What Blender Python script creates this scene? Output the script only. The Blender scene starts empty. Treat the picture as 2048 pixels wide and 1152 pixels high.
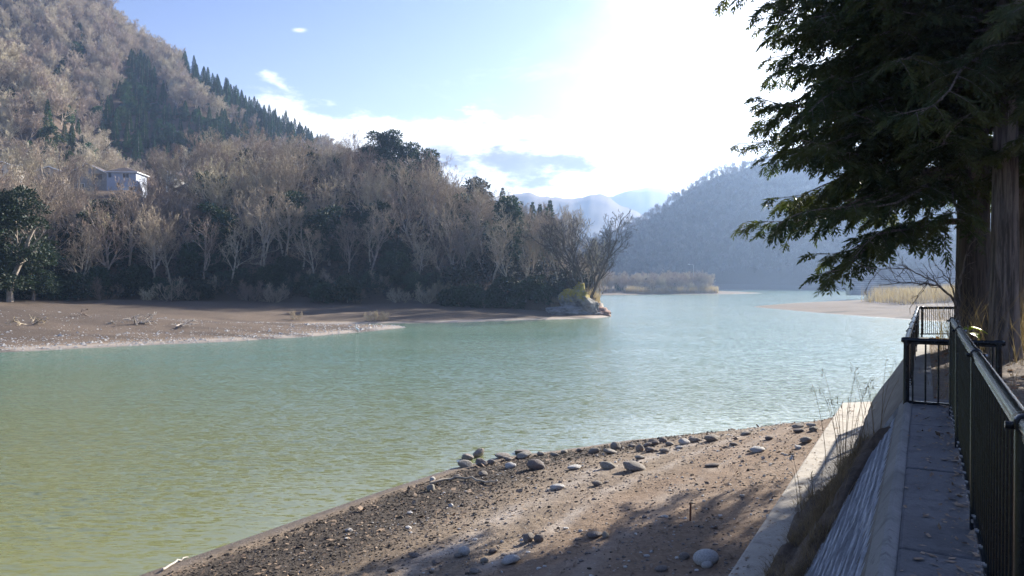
import bpy, bmesh, math, random
import numpy as np
from mathutils import Vector, Euler

SC = bpy.context.scene
COL = SC.collection
RAD = math.radians
rng = np.random.default_rng(7)
random.seed(7)

# ------------------------------------------------------------------ camera, sky, sun, exposure
CAMZ, F, CX, HY = 4.6, 1500.0, 1024.0, 560.0
cam = bpy.data.objects.new('camera', bpy.data.cameras.new('camera'))
COL.objects.link(cam)
cam.location = (0, 0, CAMZ)
cam.rotation_euler = (RAD(90 - 0.611), 0, 0)
cam.data.sensor_width = 36
cam.data.lens = F / 2048 * 36
cam.data.clip_start = 0.05
cam.data.clip_end = 8000
SC.camera = cam

SUN_AZ, SUN_EL = 43.0, 24.0          # degrees clockwise from +Y, degrees above horizon
SKY_STRENGTH = 0.066
SUN_STRENGTH = 5.0
SC.view_settings.view_transform = 'Standard'
SC.view_settings.look = 'None'
SC.view_settings.gamma = 1.0
SC.view_settings.exposure = 1.5
SC.render.engine = 'CYCLES'
SC.cycles.use_denoising = True
SC.cycles.max_bounces = 6
SC.cycles.diffuse_bounces = 3
SC.cycles.glossy_bounces = 3
SC.cycles.transmission_bounces = 3
SC.cycles.volume_bounces = 1
SC.cycles.transparent_max_bounces = 8
SC.cycles.caustics_reflective = False
SC.cycles.caustics_refractive = False
SC.cycles.sample_clamp_indirect = 6.0

sun_dir = Vector((math.sin(RAD(SUN_AZ)) * math.cos(RAD(SUN_EL)), math.cos(RAD(SUN_AZ)) * math.cos(RAD(SUN_EL)), math.sin(RAD(SUN_EL))))
sl = bpy.data.lights.new('sun', 'SUN')
sl.energy = SUN_STRENGTH
sl.angle = RAD(0.5)
sl.color = (1.0, 0.93, 0.82)
so = bpy.data.objects.new('sun', sl)
COL.objects.link(so)
so.rotation_euler = sun_dir.to_track_quat('Z', 'Y').to_euler()
so.location = (30, 40, 60)


class NT:
    """small node-tree helper"""
    def __init__(self, tree):
        self.t = tree

    def n(self, typ, **kw):
        nd = self.t.nodes.new(typ)
        ins = kw.pop('ins', {})
        for k, v in kw.items():
            setattr(nd, k, v)
        for k, v in ins.items():
            self.put(nd.inputs[k], v)
        return nd

    def put(self, sock, v):
        if isinstance(v, bpy.types.NodeSocket):
            self.t.links.new(v, sock)
        elif isinstance(v, bpy.types.Node):
            self.t.links.new(v.outputs[0], sock)
        else:
            if hasattr(sock.default_value, '__len__') and len(sock.default_value) == 4 and len(v) == 3:
                v = (*v, 1)
            sock.default_value = v

    def math(self, op, a, b=0.0, c=0.0, clamp=False):
        nd = self.n('ShaderNodeMath', operation=op, use_clamp=clamp)
        self.put(nd.inputs[0], a); self.put(nd.inputs[1], b); self.put(nd.inputs[2], c)
        return nd.outputs[0]

    def ss(self, x, a, b, lo=0.0, hi=1.0):
        nd = self.n('ShaderNodeMapRange', interpolation_type='SMOOTHSTEP')
        self.put(nd.inputs['Value'], x)
        nd.inputs['From Min'].default_value = a; nd.inputs['From Max'].default_value = b
        nd.inputs['To Min'].default_value = lo; nd.inputs['To Max'].default_value = hi
        return nd.outputs[0]

    def mix(self, f, a, b, blend='MIX'):
        nd = self.n('ShaderNodeMix', data_type='RGBA', blend_type=blend)
        self.put(nd.inputs[0], f); self.put(nd.inputs[6], a); self.put(nd.inputs[7], b)
        return nd.outputs[2]

    def noise(self, scale, detail=4.0, rough=0.55, vec=None, dist=0.0):
        nd = self.n('ShaderNodeTexNoise')
        nd.inputs['Scale'].default_value = scale; nd.inputs['Detail'].default_value = detail
        nd.inputs['Roughness'].default_value = rough; nd.inputs['Distortion'].default_value = dist
        if vec is not None:
            self.put(nd.inputs['Vector'], vec)
        return nd.outputs[0]

    def scaled(self, vec, s, rot=(0, 0, 0)):
        nd = self.n('ShaderNodeMapping')
        self.put(nd.inputs['Vector'], vec)
        nd.inputs['Scale'].default_value = s
        nd.inputs['Rotation'].default_value = rot
        return nd.outputs[0]


W = bpy.data.worlds.new('World')
SC.world = W
W.use_nodes = True
W.node_tree.nodes.clear()
w = NT(W.node_tree)
sky = w.n('ShaderNodeTexSky', sky_type='NISHITA', sun_disc=False)
sky.sun_elevation = RAD(SUN_EL)
sky.sun_rotation = RAD(SUN_AZ)
sky.air_density = 1.0
sky.dust_density = 0.6
sky.ozone_density = 2.2
tc = w.n('ShaderNodeTexCoord')
dirv = tc.outputs['Generated']
sep = w.n('ShaderNodeSeparateXYZ', ins={0: dirv})
front = w.ss(sep.outputs[1], 0.05, 0.25)
yy = w.math('MAXIMUM', sep.outputs[1], 0.06)
U = w.math('DIVIDE', sep.outputs[0], yy)
V = w.math('DIVIDE', sep.outputs[2], yy)
# cloud shapes live on the sky's own directions; noise breaks their edges
n1 = w.noise(7.0, 7, 0.6, w.scaled(dirv, (1, 1, 2.2)))
n2 = w.noise(18.0, 6, 0.6, w.scaled(dirv, (1, 1, 2.5)))
n1c = w.math('SUBTRACT', n1, 0.5)
n2c = w.math('SUBTRACT', n2, 0.5)
nn = w.math('ADD', w.math('MULTIPLY', n1c, 0.12), w.math('MULTIPLY', n2c, 0.06))
# thin bright veil round the sun's side of the sky
gl = Vector((math.sin(RAD(25)) * math.cos(RAD(10)), math.cos(RAD(25)) * math.cos(RAD(10)), math.sin(RAD(10))))
dp = w.n('ShaderNodeVectorMath', operation='DOT_PRODUCT', ins={0: dirv, 1: gl})
veil = w.ss(w.math('ADD', dp.outputs['Value'], w.math('MULTIPLY', n1c, 0.06)), 0.90, 1.0)
veil = w.math('POWER', veil, 1.9)
low = w.ss(V, 0.42, 0.02)
# cumulus bank over the left hill
edge = w.math('SUBTRACT', 0.244, w.math('MULTIPLY', w.math('ADD', U, 0.30), 0.08))
bank = w.ss(w.math('SUBTRACT', w.math('ADD', edge, nn), V), -0.002, 0.022)
bank = w.math('MULTIPLY', bank, w.ss(w.math('ADD', U, nn), -0.37, -0.28))
# small wisps
wis = w.ss(w.noise(5.0, 8, 0.65, w.scaled(dirv, (1, 1, 3.5)), 0.5), 0.60, 0.78, 0, 0.35)
wis = w.math('MULTIPLY', wis, w.ss(U, -0.45, 0.05))
def blob(cu, cv, ru, rv, tilt=0.0, soft=0.5, nz=2.2):
    du = w.math('SUBTRACT', U, cu)
    dv = w.math('SUBTRACT', V, cv)
    dv = w.math('ADD', dv, w.math('MULTIPLY', du, tilt))
    q = w.math('ADD', w.math('POWER', w.math('DIVIDE', du, ru), 2.0), w.math('POWER', w.math('DIVIDE', dv, rv), 2.0))
    q = w.math('ADD', w.math('SQRT', q), w.math('MULTIPLY', w.math('ADD', n1c, n2c), nz))
    return w.ss(q, 1.0 + soft * 0.5, 1.0 - soft)
wispy = w.math('MAXIMUM', blob(-0.283, 0.332, 0.011, 0.0035, 0, 0.9), blob(-0.305, 0.258, 0.02, 0.010, 0.5, 0.9, 4.0))
wispy = w.math('MULTIPLY', wispy, 0.85)
grey = w.math('MAXIMUM', blob(-0.008, 0.157, 0.10, 0.029, 0.05, 0.6, 2.6), w.math('MULTIPLY', blob(-0.085, 0.17, 0.045, 0.013, 0.1, 0.9, 2.5), 0.8))
grey = w.math('MAXIMUM', grey, w.math('MULTIPLY', blob(0.017, 0.186, 0.022, 0.006, 0.15, 0.9, 1.5), 0.75))
grey = w.math('MAXIMUM', grey, w.math('MULTIPLY', blob(0.15, 0.112, 0.07, 0.014, 0.0, 0.9, 1.5), 0.5))
skyc = w.n('ShaderNodeMix', data_type='RGBA', blend_type='MULTIPLY')
w.put(skyc.inputs[0], 1.0); w.put(skyc.inputs[6], sky.outputs[0]); w.put(skyc.inputs[7], (1.0, 0.90, 1.06, 1))
WHITE = (7.6, 7.9, 8.3, 1)
BRIGHT = (10.5, 10.6, 10.7, 1)
c = w.mix(w.math('MULTIPLY', w.math('MULTIPLY', low, front), 0.25), skyc.outputs[2], WHITE)
c = w.mix(w.math('MULTIPLY', wis, front), c, WHITE)
c = w.mix(w.math('MULTIPLY', veil, 0.96), c, BRIGHT)
c = w.mix(w.math('MULTIPLY', w.math('MAXIMUM', bank, wispy), front), c, (9.0, 9.1, 9.3, 1))
gcol = w.mix(w.ss(n2, 0.35, 0.7), (0.8, 0.75, 1.0, 1), (2.0, 1.95, 2.3, 1))
c = w.mix(w.math('MULTIPLY', w.math('MULTIPLY', grey, 0.9), front), c, gcol)
bg = w.n('ShaderNodeBackground', ins={'Color': c, 'Strength': SKY_STRENGTH})
w.n('ShaderNodeOutputWorld', ins={0: bg.outputs[0]})


# ------------------------------------------------------------------ small helpers
def tag(o, label=None, cat=None, group=None, kind=None):
    if label: o['label'] = label
    if cat: o['category'] = cat
    if group: o['group'] = group
    if kind: o['kind'] = kind
    return o

def empty(name, loc=(0, 0, 0), rz=0.0, scale=1.0):
    o = bpy.data.objects.new(name, None)
    o.empty_display_size = 0.2
    COL.objects.link(o)
    o.location = loc; o.rotation_euler = (0, 0, rz); o.scale = (scale,) * 3
    return o

def link(name, me, parent=None, loc=None, rot=None, scale=None):
    o = bpy.data.objects.new(name, me)
    COL.objects.link(o)
    if parent is not None: o.parent = parent
    if loc is not None: o.location = loc
    if rot is not None: o.rotation_euler = rot
    if scale is not None: o.scale = (scale,) * 3 if np.isscalar(scale) else scale
    return o

def mkmesh(name, parts, mats, smooth=False):
    me = bpy.data.meshes.new(name)
    Vs, L, LS, MI = [], [], [], []
    vo = lo = 0
    for V_, F_, mi in parts:
        V_ = np.asarray(V_, np.float32).reshape(-1, 3); F_ = np.asarray(F_, np.int32)
        k = F_.shape[1]
        Vs.append(V_); L.append((F_ + vo).ravel())
        LS.append(np.arange(len(F_), dtype=np.int32) * k + lo)
        MI.append(np.full(len(F_), mi, np.int32))
        vo += len(V_); lo += F_.size
    Vs = np.concatenate(Vs); L = np.concatenate(L); LS = np.concatenate(LS); MI = np.concatenate(MI)
    me.vertices.add(len(Vs)); me.vertices.foreach_set('co', Vs.ravel())
    me.loops.add(len(L)); me.loops.foreach_set('vertex_index', L)
    me.polygons.add(len(LS)); me.polygons.foreach_set('loop_start', LS)
    for m in mats: me.materials.append(m)
    me.polygons.foreach_set('material_index', MI)
    me.polygons.foreach_set('use_smooth', np.full(len(LS), smooth))
    me.update(calc_edges=True)
    return me

def norm(v):
    return v / np.maximum(np.linalg.norm(v, axis=-1, keepdims=True), 1e-9)

def prisms(P0, P1, R0, R1, k=3):
    P0 = np.asarray(P0, float); P1 = np.asarray(P1, float)
    R0 = np.asarray(R0, float)[:, None, None]; R1 = np.asarray(R1, float)[:, None, None]
    d = norm(P1 - P0)
    ref = np.where(np.abs(d[:, 2:3]) > 0.9, np.array([[1., 0, 0]]), np.array([[0, 0, 1.]]))
    a = norm(np.cross(d, ref)); b = np.cross(d, a)
    t = np.arange(k) * 2 * np.pi / k
    off = np.cos(t)[None, :, None] * a[:, None] + np.sin(t)[None, :, None] * b[:, None]
    V_ = np.concatenate([P0[:, None] + off * R0, P1[:, None] + off * R1], 1).reshape(-1, 3)
    i = np.arange(k); j = (i + 1) % k
    q = np.stack([i, i + k, j + k, j], 1)
    F_ = (q[None] + (np.arange(len(P0)) * 2 * k)[:, None, None]).reshape(-1, 4)
    return V_, F_

def tube(P, R, k=8, cap=True):
    P = np.asarray(P, float); n = len(P)
    R = np.broadcast_to(np.asarray(R, float), (n,))
    T = norm(np.gradient(P, axis=0))
    ref = np.array([0, 0, 1.]) if abs(T[:, 2]).max() < 0.9 else np.array([0.31, 0.95, 0.02])
    a = norm(np.cross(T, ref)); b = np.cross(T, a)
    t = np.arange(k) * 2 * np.pi / k
    V_ = (P[:, None] + (np.cos(t)[None, :, None] * a[:, None] + np.sin(t)[None, :, None] * b[:, None]) * R[:, None, None]).reshape(-1, 3)
    i = np.arange(k); j = (i + 1) % k
    q = np.stack([i, i + k, j + k, j], 1)
    F_ = (q[None] + (np.arange(n - 1) * k)[:, None, None]).reshape(-1, 4)
    if cap:
        V_ = np.concatenate([V_, P[:1], P[-1:]])
        c0 = np.stack([i, j, np.full(k, n * k), np.full(k, n * k)], 1)
        c1 = np.stack([j + (n - 1) * k, i + (n - 1) * k, np.full(k, n * k + 1), np.full(k, n * k + 1)], 1)
        tri = np.concatenate([c0[:, :3], c1[:, :3]])
        return [(V_, F_, 0), (V_, tri, 0)]
    return [(V_, F_, 0)]

def boxp(c0, c1, mi=0):
    x0, y0, z0 = c0; x1, y1, z1 = c1
    V_ = np.array([[x0, y0, z0], [x1, y0, z0], [x1, y1, z0], [x0, y1, z0], [x0, y0, z1], [x1, y0, z1], [x1, y1, z1], [x0, y1, z1]], float)
    F_ = np.array([[0, 3, 2, 1], [4, 5, 6, 7], [0, 1, 5, 4], [1, 2, 6, 5], [2, 3, 7, 6], [3, 0, 4, 7]])
    return V_, F_, mi

def remat(parts, mi):
    return [(a, b, mi) for a, b, _ in parts]

def h2(ix, iy, seed):
    h = (ix.astype(np.int64) * 374761393 + iy.astype(np.int64) * 668265263 + seed * 974634533) & 0xFFFFFFFF
    h = ((h ^ (h >> 13)) * 1274126177) & 0xFFFFFFFF
    return ((h ^ (h >> 16)) & 0xFFFF) / 65535.0

def vnoise(x, y, seed=0):
    x = np.asarray(x, float); y = np.asarray(y, float)
    ix = np.floor(x); iy = np.floor(y)
    fx = x - ix; fy = y - iy
    fx = fx * fx * (3 - 2 * fx); fy = fy * fy * (3 - 2 * fy)
    return (h2(ix, iy, seed) * (1 - fx) + h2(ix + 1, iy, seed) * fx) * (1 - fy) + (h2(ix, iy + 1, seed) * (1 - fx) + h2(ix + 1, iy + 1, seed) * fx) * fy

def fbm(x, y, seed=0, octv=4):
    s = 0; a = 0.5
    for o in range(octv):
        s = s + a * (vnoise(x * 2 ** o, y * 2 ** o, seed + o * 17) - 0.5); a *= 0.5
    return s

def sstep(a, b, x):
    t = np.clip((x - a) / (b - a), 0, 1)
    return t * t * (3 - 2 * t)


# ------------------------------------------------------------------ materials
def mat(name, color, rough=0.8, var=0.0, scale=5.0, spec=0.3, bump=0.0, bscale=20.0, rnd=0.0, coords='Object', stretch=(1, 1, 1), color2=None, trans=0.0, metal=0.0):
    m = bpy.data.materials.new(name); m.use_nodes = True
    t = m.node_tree; t.nodes.clear(); g = NT(t)
    out = g.n('ShaderNodeOutputMaterial')
    b = g.n('ShaderNodeBsdfPrincipled')
    b.inputs['Roughness'].default_value = rough
    b.inputs['Specular IOR Level'].default_value = spec
    b.inputs['Metallic'].default_value = metal
    tcn = g.n('ShaderNodeTexCoord')
    vec = g.scaled(tcn.outputs[coords], stretch)
    col = (*color, 1)
    if var > 0 or color2:
        nz = g.noise(scale, 5, 0.6, vec)
        f = g.ss(nz, 0.3, 0.7)
        c2 = (*(color2 or tuple(x * (1 - var) for x in color)), 1)
        c1 = (*(color if color2 else tuple(x * (1 + var) for x in color)), 1)
        col = g.mix(f, c1, c2)
    if rnd > 0:
        oi = g.n('ShaderNodeObjectInfo')
        hsv = g.n('ShaderNodeHueSaturation')
        g.put(hsv.inputs['Color'], col)
        g.put(hsv.inputs['Value'], g.math('ADD', g.math('MULTIPLY', oi.outputs['Random'], 2 * rnd), 1 - rnd))
        g.put(hsv.inputs['Hue'], g.math('ADD', g.math('MULTIPLY', oi.outputs['Random'], 0.05), 0.475))
        col = hsv.outputs[0]
    g.put(b.inputs['Base Color'], col)
    if bump > 0:
        bn = g.n('ShaderNodeBump')
        bn.inputs['Strength'].default_value = 1.0
        bn.inputs['Distance'].default_value = bump
        g.put(bn.inputs['Height'], g.noise(bscale, 6, 0.65, vec))
        g.put(b.inputs['Normal'], bn.outputs[0])
    if trans > 0:
        tr = g.n('ShaderNodeBsdfTranslucent')
        bright = g.mix(1.0, col, (1.5, 1.6, 0.9, 1), 'MULTIPLY')
        g.put(tr.inputs['Color'], bright)
        mx = g.n('ShaderNodeMixShader')
        mx.inputs[0].default_value = trans
        g.put(mx.inputs[1], b.outputs[0]); g.put(mx.inputs[2], tr.outputs[0])
        g.put(out.inputs[0], mx.outputs[0])
    else:
        g.put(out.inputs[0], b.outputs[0])
    return m

M = {}
M['twig'] = mat('bare_twig', (0.35, 0.28, 0.205), 0.85, 0.25, 0.6, rnd=0.34)
M['twig_trunk'] = mat('bare_bark', (0.33, 0.28, 0.23), 0.9, 0.35, 3.0, rnd=0.2)
M['tipbark'] = mat('silhouette_bark', (0.075, 0.06, 0.05), 0.9, 0.3, 2.0)  # silhouette darkness of the tip tree put into its bark colour
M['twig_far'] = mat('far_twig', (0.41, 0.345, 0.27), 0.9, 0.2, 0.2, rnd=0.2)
M['evergreen'] = mat('evergreen_leaf', (0.026, 0.046, 0.024), 0.6, 0.45, 0.8, rnd=0.35, trans=0.12)
M['conifer'] = mat('cedar_needles', (0.042, 0.082, 0.036), 0.8, 0.4, 0.5, rnd=0.35, trans=0.12)
M['bamboo'] = mat('yellow_green_leaf', (0.24, 0.27, 0.07), 0.6, 0.3, 1.5, trans=0.45)
M['hinoki'] = mat('cypress_scales', (0.030, 0.050, 0.018), 0.55, 0.5, 1.2, trans=0.4, color2=(0.070, 0.076, 0.024))
M['dead'] = mat('dead_wood', (0.5, 0.45, 0.39), 0.9, 0.2, 4.0)
M['drygrass'] = mat('dry_grass', (0.20, 0.145, 0.095), 0.8, 0.4, 4.0, trans=0.25)
M['reed'] = mat('dry_reed', (0.36, 0.275, 0.205), 0.85, 0.25, 0.4, trans=0.25)
M['rail'] = mat('black_rail_paint', (0.007, 0.009, 0.011), 0.2, 0.3, 12, spec=0.3, bump=0.0006, bscale=60)
M['steel'] = mat('bare_steel', (0.45, 0.45, 0.46), 0.35, 0.2, 20, metal=0.9)
M['rock'] = mat('grey_stone', (0.25, 0.22, 0.19), 0.88, 0.35, 7.0, bump=0.02, bscale=14, rnd=0.3)
M['palerock'] = mat('pale_stone', (0.46, 0.44, 0.41), 0.85, 0.25, 8.0, bump=0.015, bscale=18)
M['headrock0'] = mat('headland_rock', (0.25, 0.235, 0.22), 0.9, 0.5, 0.35, bump=0.35, bscale=1.2, stretch=(1, 1, 2.5))
def headrock():
    m = bpy.data.materials.new('mossy_headland_rock'); m.use_nodes = True
    g = NT(m.node_tree); b = m.node_tree.nodes['Principled BSDF']
    tcn = g.n('ShaderNodeTexCoord'); v = tcn.outputs['Object']
    n1_ = g.noise(0.6, 8, 0.7, g.scaled(v, (1, 1, 2.5), (0.3, 0.2, 0))); n2_ = g.noise(2.6, 6, 0.7, v); n3_ = g.noise(1.1, 6, 0.7, v)
    col = g.mix(g.ss(n1_, 0.35, 0.65), (0.10, 0.092, 0.085, 1), (0.36, 0.34, 0.32, 1))
    sp_ = g.n('ShaderNodeSeparateXYZ', ins={0: v})
    wl = g.ss(sp_.outputs[2], 0.55, 0.2)
    col = g.mix(g.math('MULTIPLY', wl, 0.6), col, (0.06, 0.052, 0.045, 1))
    hgt = g.math('ADD', sp_.outputs[2], g.math('MULTIPLY', g.math('SUBTRACT', n3_, 0.5), 4.5))
    ms = g.math('MULTIPLY', g.ss(hgt, 1.9, 2.6), g.ss(n2_, 0.36, 0.5))
    col = g.mix(ms, col, g.mix(n2_, (0.16, 0.15, 0.03, 1), (0.50, 0.37, 0.05, 1)))
    g.put(b.inputs['Base Color'], col); b.inputs['Roughness'].default_value = 0.95
    bn = g.n('ShaderNodeBump'); bn.inputs['Distance'].default_value = 0.5
    g.put(bn.inputs['Height'], g.math('ADD', n1_, g.math('MULTIPLY', n2_, 0.4))); g.put(b.inputs['Normal'], bn.outputs[0])
    return m
M['headrock'] = headrock()
M['moss'] = mat('yellow_moss', (0.36, 0.29, 0.05), 0.95, 0.4, 2.0, bump=0.08, bscale=5)
M['litter'] = mat('fallen_leaves', (0.15, 0.095, 0.06), 0.85, 0.5, 25.0, color2=(0.32, 0.24, 0.17))
M['mudclod'] = mat('mud_clods', (0.060, 0.048, 0.037), 0.9, 0.5, 12.0)

def bark_material(k=1.0):
    m = bpy.data.materials.new('cypress_bark'); m.use_nodes = True
    g = NT(m.node_tree); b = m.node_tree.nodes['Principled BSDF']
    tcn = g.n('ShaderNodeTexCoord')
    v = g.scaled(tcn.outputs['Object'], (14, 14, 0.9))
    n = g.noise(1.0, 8, 0.7, v, 0.4)
    v2 = g.scaled(tcn.outputs['Object'], (3, 3, 0.6))
    n2 = g.noise(1.0, 4, 0.6, v2)
    col = g.mix(g.ss(n, 0.40, 0.58), (0.05 * k, 0.036 * k, 0.028 * k, 1), (0.26 * k, 0.205 * k, 0.17 * k, 1))
    col = g.mix(g.math('MULTIPLY', n2, 0.5), col, (0.12 * k, 0.115 * k, 0.10 * k, 1))
    g.put(b.inputs['Base Color'], col)
    b.inputs['Roughness'].default_value = 0.95
    bn = g.n('ShaderNodeBump'); bn.inputs['Distance'].default_value = 0.09
    g.put(bn.inputs['Height'], n); g.put(b.inputs['Normal'], bn.outputs[0])
    return m
M['bark'] = bark_material()
M['bark_shaded'] = bark_material(0.4)  # same bark darkened: shade put into the colour of the rear trunk

def concrete_material(name, base, dark, stain=0.5, scale=1.4):
    m = bpy.data.materials.new(name); m.use_nodes = True
    g = NT(m.node_tree); b = m.node_tree.nodes['Principled BSDF']
    tcn = g.n('ShaderNodeTexCoord'); v = tcn.outputs['Object']
    big = g.noise(scale, 6, 0.65, v)
    fine = g.noise(45, 5, 0.7, v)
    spots = g.noise(9, 3, 0.5, v, 1.0)
    col = g.mix(g.ss(big, 0.35, 0.7), (*base, 1), (*dark, 1))
    col = g.mix(g.math('MULTIPLY', g.ss(fine, 0.4, 0.75), 0.35), col, (*[x * 0.55 for x in dark], 1))
    run = g.noise(1.0, 5, 0.7, g.scaled(v, (5, 5, 0.7)))
    col = g.mix(g.math('MULTIPLY', g.ss(run, 0.5, 0.72), 0.5), col, (*[x * 0.45 for x in dark], 1))
    col = g.mix(g.math('MULTIPLY', g.ss(spots, 0.58, 0.72), stain), col, (*[x * 0.5 for x in dark], 1))
    g.put(b.inputs['Base Color'], col)
    b.inputs['Roughness'].default_value = 0.85
    bn = g.n('ShaderNodeBump'); bn.inputs['Distance'].default_value = 0.006
    g.put(bn.inputs['Height'], g.math('ADD', fine, g.math('MULTIPLY', big, 2.0))); g.put(b.inputs['Normal'], bn.outputs[0])
    return m
M['ledge'] = concrete_material('ledge_concrete', (0.115, 0.115, 0.12), (0.065, 0.066, 0.07))
M['strip'] = concrete_material('footing_concrete', (0.44, 0.39, 0.32), (0.32, 0.285, 0.235))
M['wallc'] = concrete_material('block_concrete', (0.50, 0.50, 0.495), (0.34, 0.34, 0.34), 0.3, 2.5)
M['bandc'] = concrete_material('band_concrete', (0.21, 0.21, 0.205), (0.13, 0.13, 0.125), 0.6, 1.2)
M['slope'] = concrete_material('dark_slope_concrete', (0.16, 0.15, 0.13), (0.09, 0.082, 0.072))

# ------------------------------------------------------------------ terrain
D = np.array([0.4815, 0.8765]); R_ = np.array([0.8765, -0.4815])
def dk(al, r, z=0.0):                      # embankment frame -> world
    return (al * D[0] + r * R_[0], al * D[1] + r * R_[1], z)

NEAR = np.array([(-30, -40), (-20, -10), (-10.5, 4), (-8.0, 8), (-5.78, 11.66), (-4.06, 14.4), (-2.9, 16.2), (-1.5, 18.2), (-0.3, 19.4), (1.43, 20.3),
                 (3.4, 21.5), (5.6, 22.4), (8.4, 23.0), dk(23.7, -2.5)[:2], dk(23.7, -0.1)[:2], (14, 21.3), (60, 21.5), (300, 30), (300, -200), (-30, -200)], float)
FAR = np.array([(-3000, 20), (-200, 30), (-80, 38), (-32.5, 47.6), (-25.6, 53), (-21, 56), (-17, 60), (-13, 66.5), (-10.2, 72.6), (-11.2, 75), (-20, 77.5),
                (-13, 79.3), (-6.7, 81), (1.5, 86), (6, 87.8), (9.9, 89.6), (12.0, 93), (12.6, 97), (11.4, 102), (9.5, 110), (8, 130), (10, 160), (16, 200), (24, 226),
                (45, 236), (60, 241), (74, 246), (88, 262), (80, 275), (66, 300), (78, 345), (130, 352), (170, 335), (150, 250), (95, 185), (55, 147), (41.4, 129),
                (43, 105), (46.5, 85), (60, 72), (120, 60), (300, 55), (3000, 55), (3000, 3200), (-3000, 3200)], float)

def sdf(poly, X, Y):
    """signed distance, positive inside"""
    d = np.full(X.shape, 1e18); ins = np.zeros(X.shape, bool)
    n = len(poly)
    for i in range(n):
        a = poly[i]; b = poly[(i + 1) % n]
        e = b - a
        wx = X - a[0]; wy = Y - a[1]
        t = np.clip((wx * e[0] + wy * e[1]) / (e @ e), 0, 1)
        d = np.minimum(d, (wx - e[0] * t) ** 2 + (wy - e[1] * t) ** 2)
        c = ((a[1] <= Y) & (b[1] > Y)) | ((b[1] <= Y) & (a[1] > Y))
        with np.errstate(divide='ignore', invalid='ignore'):
            xi = a[0] + (Y - a[1]) / (b[1] - a[1] if b[1] != a[1] else 1e-9) * e[0]
        ins ^= c & (X < xi)
    return np.where(ins, 1, -1) * np.sqrt(d)

def ux(px): return (np.asarray(px, float) - CX) / F
def zpx(py, Y): return CAMZ + (HY - np.asarray(py, float)) / F * np.asarray(Y, float)

# hills: px of crest, ground height of the crest, distance of crest and of foot
A_px = np.array([-400, 0, 215, 260, 300, 380, 480, 600, 700, 780, 830, 880, 940, 1000, 1060, 1100, 1150, 1180, 1200, 1215])
A_yc = np.array([175, 172, 172, 172, 170, 168, 166, 162, 158, 152, 148, 142, 136, 130, 124, 119, 110, 105, 101, 100.])
A_top = np.array([370, 378, 382, 380, 330, 285, 268, 266, 270, 272, 300, 340, 372, 390, 405, 424, 450, 500, 560, 590.])
A_th = np.array([0, 0, 0, 0, 8, 9, 9.5, 9.5, 9.5, 9, 9, 9, 9, 9, 9, 9, 9, 6, 3, 2.])
A_z = zpx(A_top, A_yc) - A_th
A_foot = np.interp(A_px, [-400, 0, 400, 880, 1060, 1150, 1215], [78, 88, 101, 104, 99, 97.5, 98])
B_px = np.array([-700, -300, 0, 80, 150, 200, 225, 260, 320, 400])
B_top = np.array([-260, -110, 65, 112, 192, 262, 310, 345, 380, 400])
B_z = zpx(B_top, 235) - 9
C_px = np.array([-1400, -700, -200, 0, 215, 300, 400, 480, 560, 640, 720, 800, 900, 1000, 1100, 1200])
C_top = np.array([-60, -220, -230, -150, 5, 70, 138, 190, 230, 268, 305, 335, 385, 440, 530, 640])
C_yc = np.interp(C_px, [-1400, 0, 215, 640, 1100], [430, 400, 385, 350, 320])
C_z = zpx(C_top, C_yc) - 8
E_px = np.array([1120, 1180, 1240, 1300, 1350, 1400, 1450, 1500, 1560, 1620, 1700, 1900, 2100, 2600])
E_top = np.array([500, 472, 447, 414, 380, 350, 324, 306, 297, 293, 300, 330, 330, 300])
E_yc = np.interp(E_px, [1120, 1300, 1560, 2600], [540, 505, 475, 470])
E_z = zpx(E_top, E_yc) - 7
E_foot = np.interp(E_px, [1120, 1240, 1560, 1700, 1900, 2600], [480, 425, 390, 350, 260, 200])
F_px = np.array([700, 900, 980, 1020, 1060, 1100, 1140, 1180, 1220, 1260, 1300, 1400, 1600])
F_top = np.array([450, 412, 395, 386, 383, 391, 394, 386, 397, 416, 432, 442, 450])
G_px = np.array([1000, 1150, 1200, 1260, 1300, 1350, 1450, 1700])
G_top = np.array([430, 402, 390, 374, 372, 384, 402, 420])

def ridge(u, Y, px, yc, zc, yf, zf, back, pw=1.4):
    up = ux(px)
    yc_ = np.interp(u, up, np.broadcast_to(yc, up.shape)); zc_ = np.interp(u, up, np.broadcast_to(zc, up.shape)); yf_ = np.interp(u, up, np.broadcast_to(yf, up.shape))
    p = (Y - yf_) / (yc_ - yf_)
    fr = zf + (zc_ - zf) * (1 - np.maximum(1 - np.clip(p, 0, 1), 0) ** pw)
    bk = zc_ - (Y - yc_) * back
    z = np.where(p < 1, fr, bk)
    return np.where(p < 0, -50, z), p

def zones(X, Y):
    sn = sdf(NEAR, X, Y); sf = sdf(FAR, X, Y)
    return sn, sf

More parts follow.
